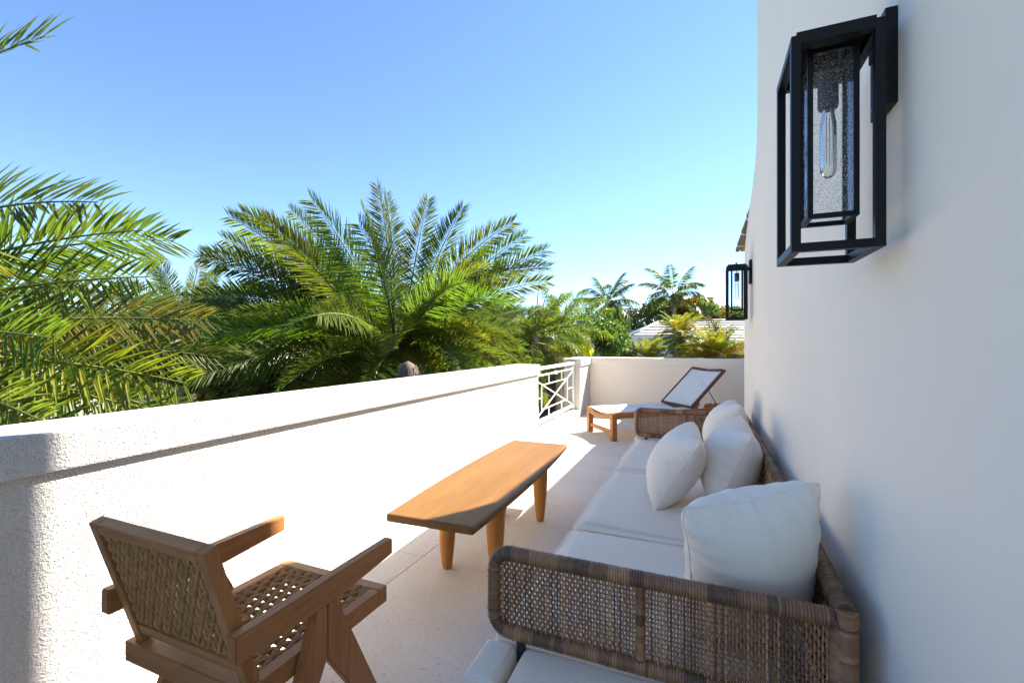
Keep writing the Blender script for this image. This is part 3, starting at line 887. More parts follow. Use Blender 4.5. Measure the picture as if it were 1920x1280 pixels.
# ------------------------------------------------------------------ throw pillows: small inflation simulation
def pillow_mesh(w, h, puff, seed, n=38, iters=170, sag=0.0):
    rnd = np.random.RandomState(seed)
    m_ = max(8, int(round(n*h/w)))
    X, Yg = np.meshgrid(np.linspace(-w/2, w/2, n), np.linspace(-h/2, h/2, m_), indexing='ij')
    cr = 1 - 0.085*(np.abs(X)/(w/2))**5*(np.abs(Yg)/(h/2))**5
    X = X*cr; Yg = Yg*cr
    def gi(i, j): return i*m_ + j
    NV = n*m_
    bnd = {}
    top = np.stack([X.ravel(), Yg.ravel(), np.full(NV, 0.004)], 1)
    top[:, 2] += rnd.rand(NV)*0.004
    isb = np.zeros((n, m_), bool); isb[0] = isb[-1] = True; isb[:, 0] = isb[:, -1] = True
    isb = isb.ravel()
    inner = np.where(~isb)[0]
    idx2 = np.arange(NV); idx2[inner] = NV + np.arange(len(inner))
    botv = top[inner].copy(); botv[:, 2] = -0.004 - rnd.rand(len(inner))*0.004
    P = np.concatenate([top, botv]); P[:NV][isb, 2] = 0
    E = []; Lr = []
    def add_edges(idm):
        for di, dj, st_w in ((1,0,1), (0,1,1), (1,1,.6), (1,-1,.6), (2,0,.15), (0,2,.15)):
            for i in range(n-di):
                for j in range(max(0,-dj), m_-max(0,dj)):
                    E.append((idm[gi(i,j)], idm[gi(i+di,j+dj)])); Lr.append((math.hypot(X[i+di,j+dj]-X[i,j], Yg[i+di,j+dj]-Yg[i,j]), st_w))
    add_edges(np.arange(NV)); add_edges(idx2)
    E = np.array(E); Lr = np.array(Lr); L0 = Lr[:, 0]; st = Lr[:, 1]
    F = [(gi(i,j), gi(i+1,j), gi(i+1,j+1), gi(i,j+1)) for i in range(n-1) for j in range(m_-1)]
    FB = [tuple(int(idx2[q]) for q in f[::-1]) for f in F]
    FA = np.array(F + FB); NT = len(P)
    cnt = np.bincount(E[:,0], st, NT) + np.bincount(E[:,1], st, NT)
    V = np.zeros_like(P); a_cell = (w/(n-1))*(h/(m_-1))
    for it in range(iters):
        d1 = P[FA[:,2]] - P[FA[:,0]]; d2 = P[FA[:,3]] - P[FA[:,1]]
        fn = np.cross(d1, d2)*0.5
        vn = np.zeros_like(P)
        for k in range(4):
            for q in range(3): vn[:, q] += np.bincount(FA[:,k], fn[:,q], NT)
        vn /= a_cell*4
        Pp = P.copy(); P = P + V*0.85 + vn*puff*min(1, it/60)
        P[:, 1] -= sag*(0.5 + P[:, 1]/h)
        for sub in range(6):
            d = P[E[:,1]] - P[E[:,0]]; L = np.linalg.norm(d, axis=1) + 1e-12; dif = (L-L0)/L
            wg = np.where(dif > 0, 1.0, 0.25)*st; cor = d*(0.5*dif*wg)[:,None]
            for q in range(3):
                P[:, q] += (np.bincount(E[:,0], cor[:,q], NT) - np.bincount(E[:,1], cor[:,q], NT))/cnt*3.2
        V = P - Pp
    P -= P.mean(0)
    # puckers running in from the seam
    U = np.concatenate([np.stack([X.ravel(), Yg.ravel()], 1), np.stack([X.ravel(), Yg.ravel()], 1)[inner]])
    dx_ = w/2-np.abs(U[:,0]); dy_ = h/2-np.abs(U[:,1]); dd = np.minimum(dx_, dy_)
    al = np.where(dx_ < dy_, U[:,1], U[:,0]); sidek = np.where(dx_ < dy_, np.sign(U[:,0])*1.7, np.sign(U[:,1])*2.9)
    pat = np.zeros(len(P))
    for kf in (48, 71, 103, 139): pat += np.sin(al*kf + sidek*kf*0.37 + rnd.rand()*6.28)*rnd.uniform(0.5, 1.0)
    amp = 0.0042*np.exp(-dd/0.085)*(1-np.exp(-dd/0.014))*pat
    d1 = P[FA[:,2]] - P[FA[:,0]]; d2 = P[FA[:,3]] - P[FA[:,1]]; fn = np.cross(d1, d2); vn = np.zeros_like(P)
    for k in range(4):
        for q in range(3): vn[:, q] += np.bincount(FA[:,k], fn[:,q], NT)
    vn /= np.linalg.norm(vn, axis=1)[:,None] + 1e-12
    P += vn*amp[:,None]
    bm = bmesh.new()
    vv = [bm.verts.new(p) for p in P]
    uvl = bm.loops.layers.uv.new('UVMap')
    uvs = np.concatenate([top[:, :2], top[inner][:, :2]])
    for f in list(map(tuple, F)) + FB:
        bf = bm.faces.new([vv[q] for q in f]); bf.smooth = True
        for lp, q in zip(bf.loops, f): lp[uvl].uv = (uvs[q][0], uvs[q][1])
    bmesh.ops.smooth_vert(bm, verts=bm.verts[:], factor=0.15, use_axis_x=True, use_axis_y=True, use_axis_z=True)
    me = bpy.data.meshes.new('pillow'); bm.to_mesh(me); bm.free()
    me.materials.append(M['pillow'])
    loop = [gi(i,0) for i in range(n)] + [gi(n-1,j) for j in range(1,m_)] + [gi(i,m_-1) for i in range(n-2,-1,-1)] + [gi(0,j) for j in range(m_-2,0,-1)]
    seam = [tuple(P[q]) for q in loop]
    return me, seam, P
def pillow(label, size, puff, seed, loc, normal, up, roll=0.0, sag=0.0):
    me, seam, P = pillow_mesh(size[0], size[1], puff, seed, sag=sag)
    nz = Vector(normal).normalized(); u = Vector(up); u = (u - nz*u.dot(nz)).normalized(); x = u.cross(nz)
    Rm = Matrix(((x.x, u.x, nz.x), (x.y, u.y, nz.y), (x.z, u.z, nz.z)))
    Rm = Rm @ Matrix.Rotation(roll, 3, 'Z')
    pw = np.array(Rm) @ P.T
    zmin = float(pw[2].min())
    o = empty('throw_pillow', (loc[0], loc[1], loc[2]), 0, label, 'pillow', 'pillows on the sofa')
    c = link('cover', me, o)
    c.matrix_local = Matrix.Translation((0, 0, -zmin)) @ Rm.to_4x4()
    mod = c.modifiers.new('Subdivision', 'SUBSURF'); mod.levels = 1; mod.render_levels = 1
    s_ = MB().tube(seam, 0.0022, 5, 0, None, True).build('seam', M['pillow'], c)
    return o
pillow('plump white pillow leaning on the near wicker arm of the sofa', (0.475, 0.57), 0.00055, 1, (0.122, 1.60, SZ-0.012), (-0.46, 0.80, 0.34), (0.05, -0.3, 1), R(-5))
pillow('large white pillow against the sofa back behind the smaller leaning pillow', (0.66, 0.56), 0.00034, 2, (0.135, 3.06, SZ-0.012), (-0.93, -0.04, 0.36), (0.3, 0, 1), R(-2))
pillow('farthest white pillow, in the sofa corner by the far arm', (0.62, 0.56), 0.00030, 3, (0.150, 4.12, SZ-0.012), (-0.92, 0.0, 0.36), (0.3, 0, 1), R(3))
pillow('smaller white pillow propped in front on the middle seat cushion', (0.54, 0.54), 0.00022, 4, (-0.165, 2.90, SZ-0.010), (-0.86, -0.12, 0.50), (0.4, 0, 1), R(-3))

# ------------------------------------------------------------------ sun lounger
lo = empty('sun_lounger', (-1.40, 6.465, 0), math.atan2(0.647, 0.763), 'teak sun lounger with white sling and raised backrest near the end wall', 'sun lounger')
WL = M['lounger_wood']
for v in (-0.345, 0.345):
    for u in (0.04, 1.92):
        MB().beam((u, v, 0), (u, v, 0.298 if u > 1 else 0.375), 0.075, 0.075, (0,1,0), 0, 0.004).build('leg', WL, lo)
    MB().beam((0.079 if v else 0, v, 0.338), (2.0, v, 0.338), 0.045, 0.078, (0,0,1), 0, 0.004).build('side_rail', WL, lo)
for u in (0.04, 1.92):
    MB().beam((u, -0.306, 0.11), (u, 0.306, 0.11), 0.035, 0.055, (0,0,1), 0, 0.003).build('stretcher', WL, lo)
# dipped foot rail
fr_ = MB()
pl = []
for k in range(13):
    t = -1+2*k/12
    pl.append((t*0.306, 0.372-0.05*(1-t*t)))
for k in range(12, -1, -1):
    t = -1+2*k/12
    pl.append((t*0.306, 0.298-0.038*(1-t*t)))
fr_.prism(pl, 'x', 0.005, 0.05); fr_.build('foot_rail', WL, lo)
# sling: sagging sheet with thickness
def sheet(name, pts_fn, nu, nv, th, mat, parent):
    mb = MB()
    vs_ = []
    for s_ in (0, 1):
        for i in range(nu+1):
            for j in range(nv+1):
                p = Vector(pts_fn(i/nu, j/nv)); p.z -= th*s_
                vs_.append(p)
    fs_ = []
    q = (nu+1)*(nv+1)
    for i in range(nu):
        for j in range(nv):
            a = i*(nv+1)+j
            fs_.append((a, a+nv+1, a+nv+2, a+1)); fs_.append((q+a, q+a+1, q+a+nv+2, q+a+nv+1))
    for i in range(nu):
        for j in (0, nv):
            a = i*(nv+1)+j; b = a+nv+1; fs_.append((a, b, q+b, q+a) if j else (b, a, q+a, q+b))
    for j in range(nv):
        for i in (0, nu):
            a = i*(nv+1)+j; b = a+1; fs_.append((b, a, q+a, q+b) if i else (a, b, q+b, q+a))
    mb.add(vs_, fs_, 0, None, False)
    return mb.build(name, mat, parent)
sheet('seat_sling', lambda a, b: (0.03+1.27*a, (-1+2*b)*0.322, 0.384-0.034*(1-(-1+2*b)**2)), 14, 8, 0.004, M['sling'], lo)
br = empty('backrest', (1.30, 0, 0.392)); br.parent = lo; br.rotation_euler = (0, R(-42), 0)
WB = wood('lounger_back_teak', (0.10, 0.035, 0.012), (0.20, 0.08, 0.028), 0, 1.0, 0.45)
for v in (-0.342, 0.342):
    MB().beam((0, v, 0), (0.80, v, 0), 0.042, 0.036, (0,0,1), 0, 0.004).build('side_rail', WB, br)
MB().prism([(-0.32, 0.0), (0.0, -0.03), (0.32, 0.0), (0.32, 0.03), (0.0, 0.0), (-0.32, 0.03)], 'x', 0.755, 0.795).build('head_rail', WB, br)
MB().beam((0.015, -0.32, -0.005), (0.015, 0.32, -0.005), 0.03, 0.03, (0,0,1), 0, 0.003).build('cross_rail', WB, br)
sheet('back_sling', lambda a, b: (0.03+0.73*a, (-1+2*b)*0.322, 0.012-0.022*(1-(-1+2*b)**2)), 10, 8, 0.004, M['sling'], br)
for v in (-0.30, 0.30):
    MB().tube([(1.62, v, 0.655), (1.80, v, 0.40)], 0.008, 6).build('strut', M['steel'], lo)
for v in (-0.30, 0.30):
    MB().prism([(1.56, 0.378), (1.95, 0.378), (1.95, 0.425), (1.90, 0.405), (1.86, 0.435), (1.81, 0.408), (1.77, 0.44), (1.72, 0.41), (1.68, 0.442), (1.60, 0.43)], 'y', v-0.02, v+0.02).build('notched_rack', WL, lo)

# ================================================================== PLANTS
def frond_mesh(name, L, n, ll, lw, bend, vee, seed, kind='date', twist=0.0, droop=0.15, mats=None):
    """pinnate palm leaf in local +X, arching down towards -Z"""
    rnd = random.Random(seed)
    mb = MB()
    S = 18
    pts = []; tang = []
    p = Vector((0,0,0)); a = 0.0
    side_bend = rnd.uniform(-0.18, 0.18)
    for i in range(S+1):
        t = i/S
        a = -bend*(t**1.6)
        yaw = side_bend*t*t
        d = Vector((math.cos(a)*math.cos(yaw), math.cos(a)*math.sin(yaw), math.sin(a)))
        pts.append(p.copy()); tang.append(d)
        p = p + d*(L/S)
    r0 = L*0.0085
    mb.tube(pts, [r0*(1-0.9*i/S)+0.0012 for i in range(S+1)], 5, 1, None, False, False)
    t0 = 0.14 if kind == 'date' else 0.18
    for k in range(n):
        t = t0 + (1-t0)*(k+rnd.random()*0.6)/n
        t = min(t, 0.999)
        i = min(S-1, int(t*S)); f = t*S-i
        b = pts[i].lerp(pts[i+1], f); d = tang[i].lerp(tang[i+1], f).normalized()
        side = Vector((0,0,1)).cross(d).normalized()
        up = d.cross(side).normalized()
        if twist:
            tw = twist*(0.5+0.5*t); side, up = side*math.cos(tw)+up*math.sin(tw), up*math.cos(tw)-side*math.sin(tw)
        env = (0.45 + 0.55*min(1, (t-t0)/0.22))*(1.0 if t < 0.55 else 1.0-0.62*((t-0.55)/0.45)**1.3)
        for s_ in (-1, 1):
            if rnd.random() < 0.03: continue
            ang = R(80) - R(42)*t + rnd.gauss(0, 0.09)
            lift = vee + rnd.gauss(0, 0.14)
            if kind == 'fox':
                lift = rnd.uniform(-1.3, 1.3); ang = R(62) + rnd.gauss(0, .15)
            dr = d*math.cos(ang) + (side*s_*math.cos(lift) + up*math.sin(lift))*math.sin(ang)
            dr.normalize()
            l = ll*env*rnd.uniform(0.85, 1.1)
            sag = Vector((0,0,-1))*l*droop*rnd.uniform(0.5, 1.6)
            wv = dr.cross(up + d*0.3)
            if wv.length < 1e-4: continue
            wv.normalize(); w = lw*rnd.uniform(0.8, 1.15)*(0.6+0.4*env)
            nf = dr.cross(wv).normalized()
            m1 = b + dr*l*0.32 + sag*0.15; m2 = b + dr*l*0.70 + sag*0.5; tip = b + dr*l + sag
            fo = nf*w*0.28
            vs_ = [b, m1+wv*w*0.5, m1+fo, m1-wv*w*0.5, m2+wv*w*0.36, m2+fo*0.7, m2-wv*w*0.36, tip]
            mb.add(vs_, [(0,1,2), (0,2,3), (1,4,5,2), (2,5,6,3), (4,7,5), (5,7,6)], 0)
    me = mb.mesh(name, mats or [M['leaf'], M['rachis']])
    me['len'] = L; me['bend'] = bend
    return me
FR = {}
FR['date'] = [frond_mesh('frond', 3.0, 136, 0.54, 0.024, b, v, 100+i, 'date', tw, 0.10) for i, (b, v, tw) in enumerate(((0.35, .35, 1.15), (0.6, .4, -1.1), (0.85, .4, .8), (1.1, .5, -.7), (1.5, .35, .4), (0.2, .4, .9)))]
FR['date_near'] = [frond_mesh('frond', 3.1, 74, 0.60, 0.029, b, v, 200+i, 'date', tw, 0.12) for i, (b, v, tw) in enumerate(((0.30, .30, 1.25), (0.45, .35, -1.15), (0.7, .30, 1.1), (0.6, .4, -1.2)))]
FR['dry'] = [frond_mesh('frond', 2.6, 80, 0.42, 0.022, b, -0.2, 300+i, 'date', 0, 0.5, [M['leaf_dry'], M['rachis']]) for i, b in enumerate((1.2, 1.7))]
FR['coco'] = [frond_mesh('frond', 3.0, 62, 0.80, 0.085, b, -0.35, 400+i, 'coco', 0, 0.45) for i, b in enumerate((0.7, 1.1, 1.6, 2.0))]
FR['fox'] = [frond_mesh('frond', 2.2, 130, 0.36, 0.030, b, 0.0, 500+i, 'fox', 0, 0.35) for i, b in enumerate((1.0, 1.5, 2.0))]
FR['areca'] = [frond_mesh('frond', 1.9, 60, 0.50, 0.036, b, 0.35, 600+i, 'date', 0, 0.22) for i, b in enumerate((0.6, 1.0, 1.5))]

GREEN = (0.100, 0.138, 0.030); DEEP = (0.080, 0.112, 0.046); YEL = (0.175, 0.180, 0.030); OLIVE = (0.138, 0.142, 0.044); GOLD = (0.26, 0.185, 0.025); DRY = (0.24, 0.155, 0.075)
def jit(c, rnd, k=0.18):
    return tuple(max(0.005, x*rnd.uniform(1-k, 1+k)) for x in c) + (1.0,)
FBEND = {}
def clear_of_terrace(root, base, az, el, length, bend):
    """False if a frond would cut into the terrace or its parapet"""
    p = root.location + Vector(base)
    for k in range(19):
        t = k/18
        a = el - bend*t**1.6
        p = p + Vector((math.cos(a)*math.cos(az), math.cos(a)*math.sin(az), math.sin(a)))*(length/18)
        if p.x > -2.85 and p.z < 1.65 and p.y < 9.6: return False
        if p.x > -2.3 and p.y < 9.6: return False
    return True
def add_frond(root, me, base, az, el, scale, col, roll=0.0):
    L_, b_ = me['len'], me['bend']
    if root.location.y < 14:
        for att in range(5):
            if clear_of_terrace(root, base, az, el, L_*scale, b_): break
            scale *= 0.84
        else: return None
    o = link('frond', me, root)
    o.rotation_mode = 'XYZ'
    o.rotation_euler = Euler((roll, -el, az), 'XYZ')
    o.location = base; o.scale = (scale,)*3
    o.color = col
    return o
def trunk(root, h, r0, r1, mat, lean=(0,0), rings=24):
    mb = MB(); pts = []; rs = []
    for i in range(rings*2+1):
        t = i/(rings*2)
        pts.append((lean[0]*(t*t), lean[1]*(t*t), t*h))
        rs.append((r0*(1-t)+r1*t)*(1.05 if i % 2 else 0.96)*(1.25 if t < .02 else 1))
    mb.tube(pts, rs, 10)
    return mb.build('trunk', mat, root)
def boots(root, z, r, n, mat, seed):
    rnd = random.Random(seed); mb = MB()
    for k in range(n):
        a = rnd.random()*6.283; zz = z - rnd.random()*0.9
        d = Vector((math.cos(a), math.sin(a), 0)); b = d*r*0.8 + Vector((0,0,zz))
        L = rnd.uniform(0.25, 0.5)
        mb.tube([b, b+d*0.06+Vector((0,0,L*.5)), b+d*rnd.uniform(.10,.22)+Vector((0,0,L))], [0.05, 0.035, 0.012], 5)
    return mb.build('leaf_bases', mat, root)

ACROSS = Vector((math.cos(R(22.996)), math.sin(R(22.996)), 0)); AWAY = Vector((-math.sin(R(22.996)), math.cos(R(22.996)), 0))
def palm(name, label, crown, kind, n, scale, cols, seed, tr=0.2, group=None, els=(-0.5, 1.35), explicit=(), dry=0, bark='bark', boot=False, lean=(0,0), up_bias=1.0, avoid=None, exp_k=1.0):
    rnd = random.Random(seed)
    h = crown.z - GZ
    root = empty(name, (crown.x-lean[0], crown.y-lean[1], GZ), 0, label, 'palm tree', group)
    trunk(root, h, tr*1.25, tr, M[bark], lean)
    top = Vector((lean[0], lean[1], h))
    if boot: boots(root, h+0.25, tr, 46, M['boot'], seed)
    fl_ = FR[kind]
    for (rx, rz, ry, L, mi, col) in explicit:
        L = L*exp_k
        # direction given as right / up / away
        d = (ACROSS*rx + AWAY*ry + Vector((0,0,rz)))
        az = math.atan2(d.y, d.x); el = math.atan2(d.z, math.hypot(d.x, d.y))
        add_frond(root, fl_[mi], top + Vector((math.cos(az), math.sin(az), 0))*tr*0.5, az, el, L/3.0, jit(col, rnd, .1))
    ga = rnd.random()*6.28
    for k in range(n):
        t = (k+0.5)/n
        az = ga + k*2.39996
        if avoid and math.cos(az)*ACROSS.x + math.sin(az)*ACROSS.y > avoid: continue
        el = els[1] + (els[0]-els[1])*(t**up_bias) + rnd.gauss(0, .08)
        mi = min(len(fl_)-1, int(t*len(fl_)*0.999))
        col = cols[min(len(cols)-1, int(t*len(cols)))]
        add_frond(root, rnd.choice(fl_) if rnd.random() < .5 else fl_[mi], top + Vector((math.cos(az)*tr*.5, math.sin(az)*tr*.5, -0.25*t)), az, el, scale*rnd.uniform(.85, 1.1), jit(col, rnd), rnd.gauss(0, .25))
    for k in range(dry):
        az = rnd.random()*6.28
        add_frond(root, rnd.choice(FR['dry']), top + Vector((0, 0, -0.5)), az, rnd.uniform(-1.0, -0.35), scale*rnd.uniform(.7, .95), jit(DRY, rnd))
    return root

# the large date palm in the middle
c0 = Vector((-5.258, 6.894, 1.202))
EXP = [(-0.62, 1.05, 0.1, 3.0, 0, DEEP), (-1.05, 0.88, 0.0, 3.35, 1, DEEP), (-1.2, 0.62, 0.15, 3.35, 1, DEEP), (-1.25, 0.40, -0.1, 3.2, 0, DEEP),
       (-0.16, 1.1, 0.1, 2.5, 5, DEEP), (-0.05, 1.2, 0.15, 2.75, 5, DEEP), (0.13, 1.15, 0.2, 2.75, 5, GREEN), (0.33, 1.05, 0.2, 2.75, 5, DEEP), (0.06, 1.0, -0.4, 2.5, 0, GREEN),
       (0.85, 0.90, 0.0, 2.75, 2, GREEN), (1.1, 0.45, 0.1, 2.8, 1, DEEP), (0.7, 0.45, -0.5, 2.1, 3, YEL), (-0.7, 0.5, -0.5, 2.2, 2, GREEN), (1.0, 0.1, -0.3, 2.7, 2, OLIVE),
       (-1.0, 0.1, -0.2, 2.9, 1, GREEN), (-0.4, 0.1, -0.8, 2.0, 2, OLIVE), (0.45, 0.0, -0.7, 2.0, 2, YEL), (-1.0, -0.15, 0.1, 2.6, 2, OLIVE), (-1.15, 0.78, -0.15, 3.2, 0, DEEP), (-0.86, 0.98, -0.2, 3.1, 0, GREEN), (-1.2, 0.25, -0.3, 3.2, 0, GREEN), (0.95, 0.70, -0.2, 2.6, 1, GREEN), (1.15, 0.28, -0.1, 2.8, 1, GREEN), (0.6, 0.8, -0.5, 2.3, 2, YEL), (-0.66, 1.0, -0.1, 3.05, 1, GREEN), (-0.98, 0.85, -0.05, 3.2, 0, GREEN), (-1.2, 0.6, -0.05, 3.3, 1, GREEN), (0.55, 1.0, 0.0, 2.75, 1, GREEN), (0.9, 0.82, 0.1, 2.85, 0, GREEN)]
palm('date_palm', 'large full date palm rising behind the middle of the parapet', c0, 'date', 84, 0.96, [GREEN, GREEN, GREEN, OLIVE, OLIVE], 11, 0.24, 'date palms beyond the parapet', (-0.75, 0.9), EXP, 7, 'bark', True, exp_k=1.15)
# the near palm at the left edge
c1 = Vector((-7.15, 0.70, 1.20))
EXL = [(0.80, 1.32, 0.0, 3.55, 2, GREEN), (1.0, 0.70, -0.05, 3.3, 2, GREEN), (1.0, 0.52, 0.12, 3.3, 1, GREEN), (1.0, 0.42, -0.18, 3.1, 1, OLIVE), (1.0, 0.30, 0.05, 3.4, 0, GREEN), (1.0, 0.22, 0.3, 3.3, 0, OLIVE),
       (1.0, 0.16, -0.1, 3.2, 0, GREEN), (1.0, 0.05, 0.15, 3.4, 0, YEL), (1.0, 0.0, -0.12, 3.2, 0, OLIVE), (1.0, -0.08, 0.3, 3.3, 0, GREEN), (1.0, -0.14, 0.05, 3.3, 0, GREEN), (0.8, 0.4, 0.6, 3.2, 2, GREEN), (0.8, 0.1, 0.65, 3.2, 0, GREEN),
       (0.9, 0.62, 0.35, 3.2, 3, GREEN), (1.0, -0.2, 0.4, 3.2, 0, OLIVE), (0.8, -0.1, 0.8, 3.0, 1, OLIVE), (1.0, -0.28, 0.1, 3.2, 0, YEL), (1.0, -0.3, 0.55, 3.2, 1, OLIVE), (1.0, -0.42, 0.25, 3.1, 0, OLIVE)]
palm('date_palm', 'near date palm whose long fronds reach in from the left edge', c1, 'date_near', 30, 0.95, [GREEN, GREEN, OLIVE, YEL], 12, 0.24, 'date palms beyond the parapet', (-0.6, 1.2), EXL, 6, 'bark', True, avoid=-0.3)
# palms further back
palm('date_palm', 'dark date palm between the near left palm and the middle palm', Vector((-13.085, 8.026, 1.760)), 'date', 44, 0.74, [GREEN, DEEP, GREEN, OLIVE], 13, 0.22, 'date palms beyond the parapet', (-0.7, 1.35), (), 4, 'bark', True)
palm('date_palm', 'date palm far behind the left fronds, lowest crown', Vector((-16.128, 7.821, 1.113)), 'date', 40, 0.75, [GREEN, GREEN, OLIVE], 14, 0.22, 'date palms beyond the parapet', (-0.7, 1.2), (), 4, 'bark', True)
palm('date_palm', 'date palm half hidden behind the right side of the middle palm', Vector((-5.175, 10.296, 1.215)), 'date', 44, 0.64, [GREEN, DEEP, OLIVE, YEL], 15, 0.22, 'date palms beyond the parapet', (-0.7, 0.9), (), 5, 'bark', True)
palm('date_palm', 'low date palm directly behind the middle palm, left side', Vector((-9.056, 7.889, 0.995)), 'date', 46, 0.72, [DEEP, GREEN, OLIVE, OLIVE], 16, 0.22, 'date palms beyond the parapet', (-0.8, 0.9), (), 6, 'bark', True)
# foxtail palms beside the railing
palm('foxtail_palm', 'bushy foxtail palm with a tall bare spear leaf left of the railing', Vector((-3.787, 10.342, 1.505)), 'fox', 30, 0.66, [GREEN, GREEN, OLIVE], 21, 0.09, 'foxtail palms by the railing', (-0.6, 1.2), (), 0, 'bark2')
palm('foxtail_palm', 'rounded weeping foxtail palm behind the railing', Vector((-3.844, 12.491, 1.716)), 'fox', 32, 0.70, [GREEN, GREEN, GREEN, OLIVE], 22, 0.09, 'foxtail palms by the railing', (-0.5, 1.25), (), 0, 'bark2')
fx = [o for o in bpy.data.objects if o.name == 'foxtail_palm'][0]
h_ = Vector((-3.787, 10.342, 1.505)).z - GZ
MB().tube([(0, 0, h_), (0.06, 0.03, h_+0.9), (0.14, 0.06, h_+1.75)], [0.022, 0.014, 0.003], 5).build('spear_leaf', M['bark2'], fx)
MB().tube([(0.03, 0, h_), (0.22, 0.05, h_+0.8), (0.36, 0.12, h_+1.25)], [0.018, 0.012, 0.003], 5).build('spear_leaf', M['bark2'], fx)
# distant palms
palm('coconut_palm', 'slender coconut palm standing clear against the sky, left of the tiled roof', Vector((-4.740, 24.060, 3.545)), 'coco', 20, 0.62, [GREEN, DEEP, DEEP], 31, 0.14, 'palms near the tiled roof house', (-0.9, 1.3), (), 0, 'bark2')
palm('coconut_palm', 'low coconut palm just left above the tiled roof', Vector((-5.003, 39.157, 2.954)), 'coco', 22, 0.95, [DEEP, DEEP, GREEN], 32, 0.14, 'palms near the tiled roof house', (-0.7, 1.3), (), 0, 'bark2')
palm('royal_palm', 'tallest distant palm with arching fronds above the tiled roof', Vector((-2.420, 40.254, 5.315)), 'coco', 16, 0.98, [GREEN, DEEP, OLIVE], 33, 0.15, 'palms near the tiled roof house', (-0.35, 1.35), (), 0, 'bark2')
palm('areca_palm', 'upright yellow green palm in front of the tiled roof', Vector((-1.116, 23.426, 1.711)), 'areca', 50, 0.68, [YEL, GOLD, YEL, GREEN, OLIVE], 34, 0.08, 'yellow green palms beyond the end wall', (-0.7, 1.3), (), 0, 'bark2')
palm('areca_palm', 'low rounded yellow green palm left in front of the white gable wall', Vector((-2.357, 21.813, 0.562)), 'areca', 54, 0.60, [YEL, YEL, GREEN, GREEN], 35, 0.08, 'yellow green palms beyond the end wall', (-0.5, 1.3), (), 0, 'bark2')
palm('areca_palm', 'broad yellow green palm beside the house wall corner', Vector((0.432, 21.910, 0.693)), 'areca', 70, 0.92, [YEL, YEL, GOLD, GREEN, GREEN], 36, 0.08, 'yellow green palms beyond the end wall', (-0.4, 1.3), (), 0, 'bark2')

def bush(name, label, cat, center, rx, ry, rz, n, leaf, col, seed, trunk_h=None, group=None, lumps=9, flat=False):
    rnd = random.Random(seed)
    root = empty(name, (center.x, center.y, GZ), 0, label, cat, group)
    mb = MB()
    h = center.z-GZ
    for k in range(5):
        a = rnd.random()*6.28; q = rnd.uniform(.2, .6)
        mb.tube([(0.1*math.cos(a), 0.1*math.sin(a), 0), (rx*.25*math.cos(a), ry*.25*math.sin(a), h*.55), (rx*q*math.cos(a), ry*q*math.sin(a), h+rz*.2)], [0.07, 0.05, 0.015], 6)
    mb.build('trunk', M['bark2'], root)
    cb = MB()
    lp = []
    for k in range(lumps):
        a = rnd.random()*6.28; e = rnd.uniform(-0.7, 1.2); q = rnd.uniform(.35, .8)
        lp.append((Vector((rx*q*math.cos(a)*math.cos(e), ry*q*math.sin(a)*math.cos(e), h+rz*q*math.sin(e))), rnd.uniform(.28, .5)))
    for k in range(n):
        if flat:
            p = Vector((rnd.uniform(-rx, rx), rnd.uniform(-ry, ry), rnd.uniform(0.2, h+rz)))
            ax_ = rnd.choice((0, 1, 2))
            if ax_ == 0: p.x = rx*rnd.choice((-1, 1))
            elif ax_ == 1: p.y = ry*rnd.choice((-1, 1))
            else: p.z = h+rz
            p += Vector((rnd.gauss(0, .06), rnd.gauss(0, .06), rnd.gauss(0, .06))); out = Vector((rnd.gauss(0,1), rnd.gauss(0,1), rnd.gauss(0.4,1)))
        else:
            c, q = rnd.choice(lp)
            d = Vector((rnd.gauss(0,1), rnd.gauss(0,1), rnd.gauss(0,1))).normalized()
            s_ = rnd.random()**0.4
            p = c + Vector((d.x*rx*q, d.y*ry*q, d.z*rz*q))*s_
            out = (d + Vector((rnd.gauss(0,.6), rnd.gauss(0,.6), rnd.gauss(0.1,.6))))
        out.normalize()
        w = out.cross(Vector((rnd.gauss(0,1), rnd.gauss(0,1), rnd.gauss(0,1))))
        if w.length < .01: continue
        w.normalize(); L = leaf*rnd.uniform(.6, 1.25); nrm = out.cross(w)
        m_ = p + out*L*.45
        cb.add([p, m_+w*L*.24, m_+nrm*L*.05, m_-w*L*.24, p+out*L-Vector((0,0,L*.12))], [(0,1,2), (0,2,3), (1,4,2), (2,4,3)])
    o = cb.build('crown', M['leaf'], root)
    o.color = (*col, 1)
    return root
BG = 'shrubs and trees beyond the terrace'
bush('broadleaf_tree', 'rounded green broadleaf tree right of the foxtail palms', 'tree', Vector((-4.450, 18.752, 1.350)), 1.3, 1.3, 1.1, 2600, 0.22, (0.055, 0.10, 0.025), 51, None, BG)
bush('broadleaf_tree', 'green leafy tree behind the slender coconut palm trunk', 'tree', Vector((-3.989, 21.120, 1.153)), 1.05, 1.2, 0.95, 2800, 0.24, (0.06, 0.095, 0.02), 52, None, BG)
bush('broadleaf_tree', 'dark tree left of the tiled roof under the low coconut palm', 'tree', Vector((-6.475, 40.705, 2.382)), 2.8, 2.0, 1.7, 2600, 0.30, (0.045, 0.065, 0.02), 53, None, BG)
bush('broadleaf_tree', 'dark green tree behind the tiled roof under the tallest palm', 'tree', Vector((-3.490, 44.145, 3.418)), 3.4, 2.4, 1.9, 2800, 0.42, (0.045, 0.06, 0.02), 54, None, BG)
bush('broadleaf_tree', 'dark tree behind the roof beside the far lantern', 'tree', Vector((2.855, 46.838, 3.418)), 2.8, 2.4, 1.6, 2400, 0.40, (0.035, 0.055, 0.02), 55, None, BG)
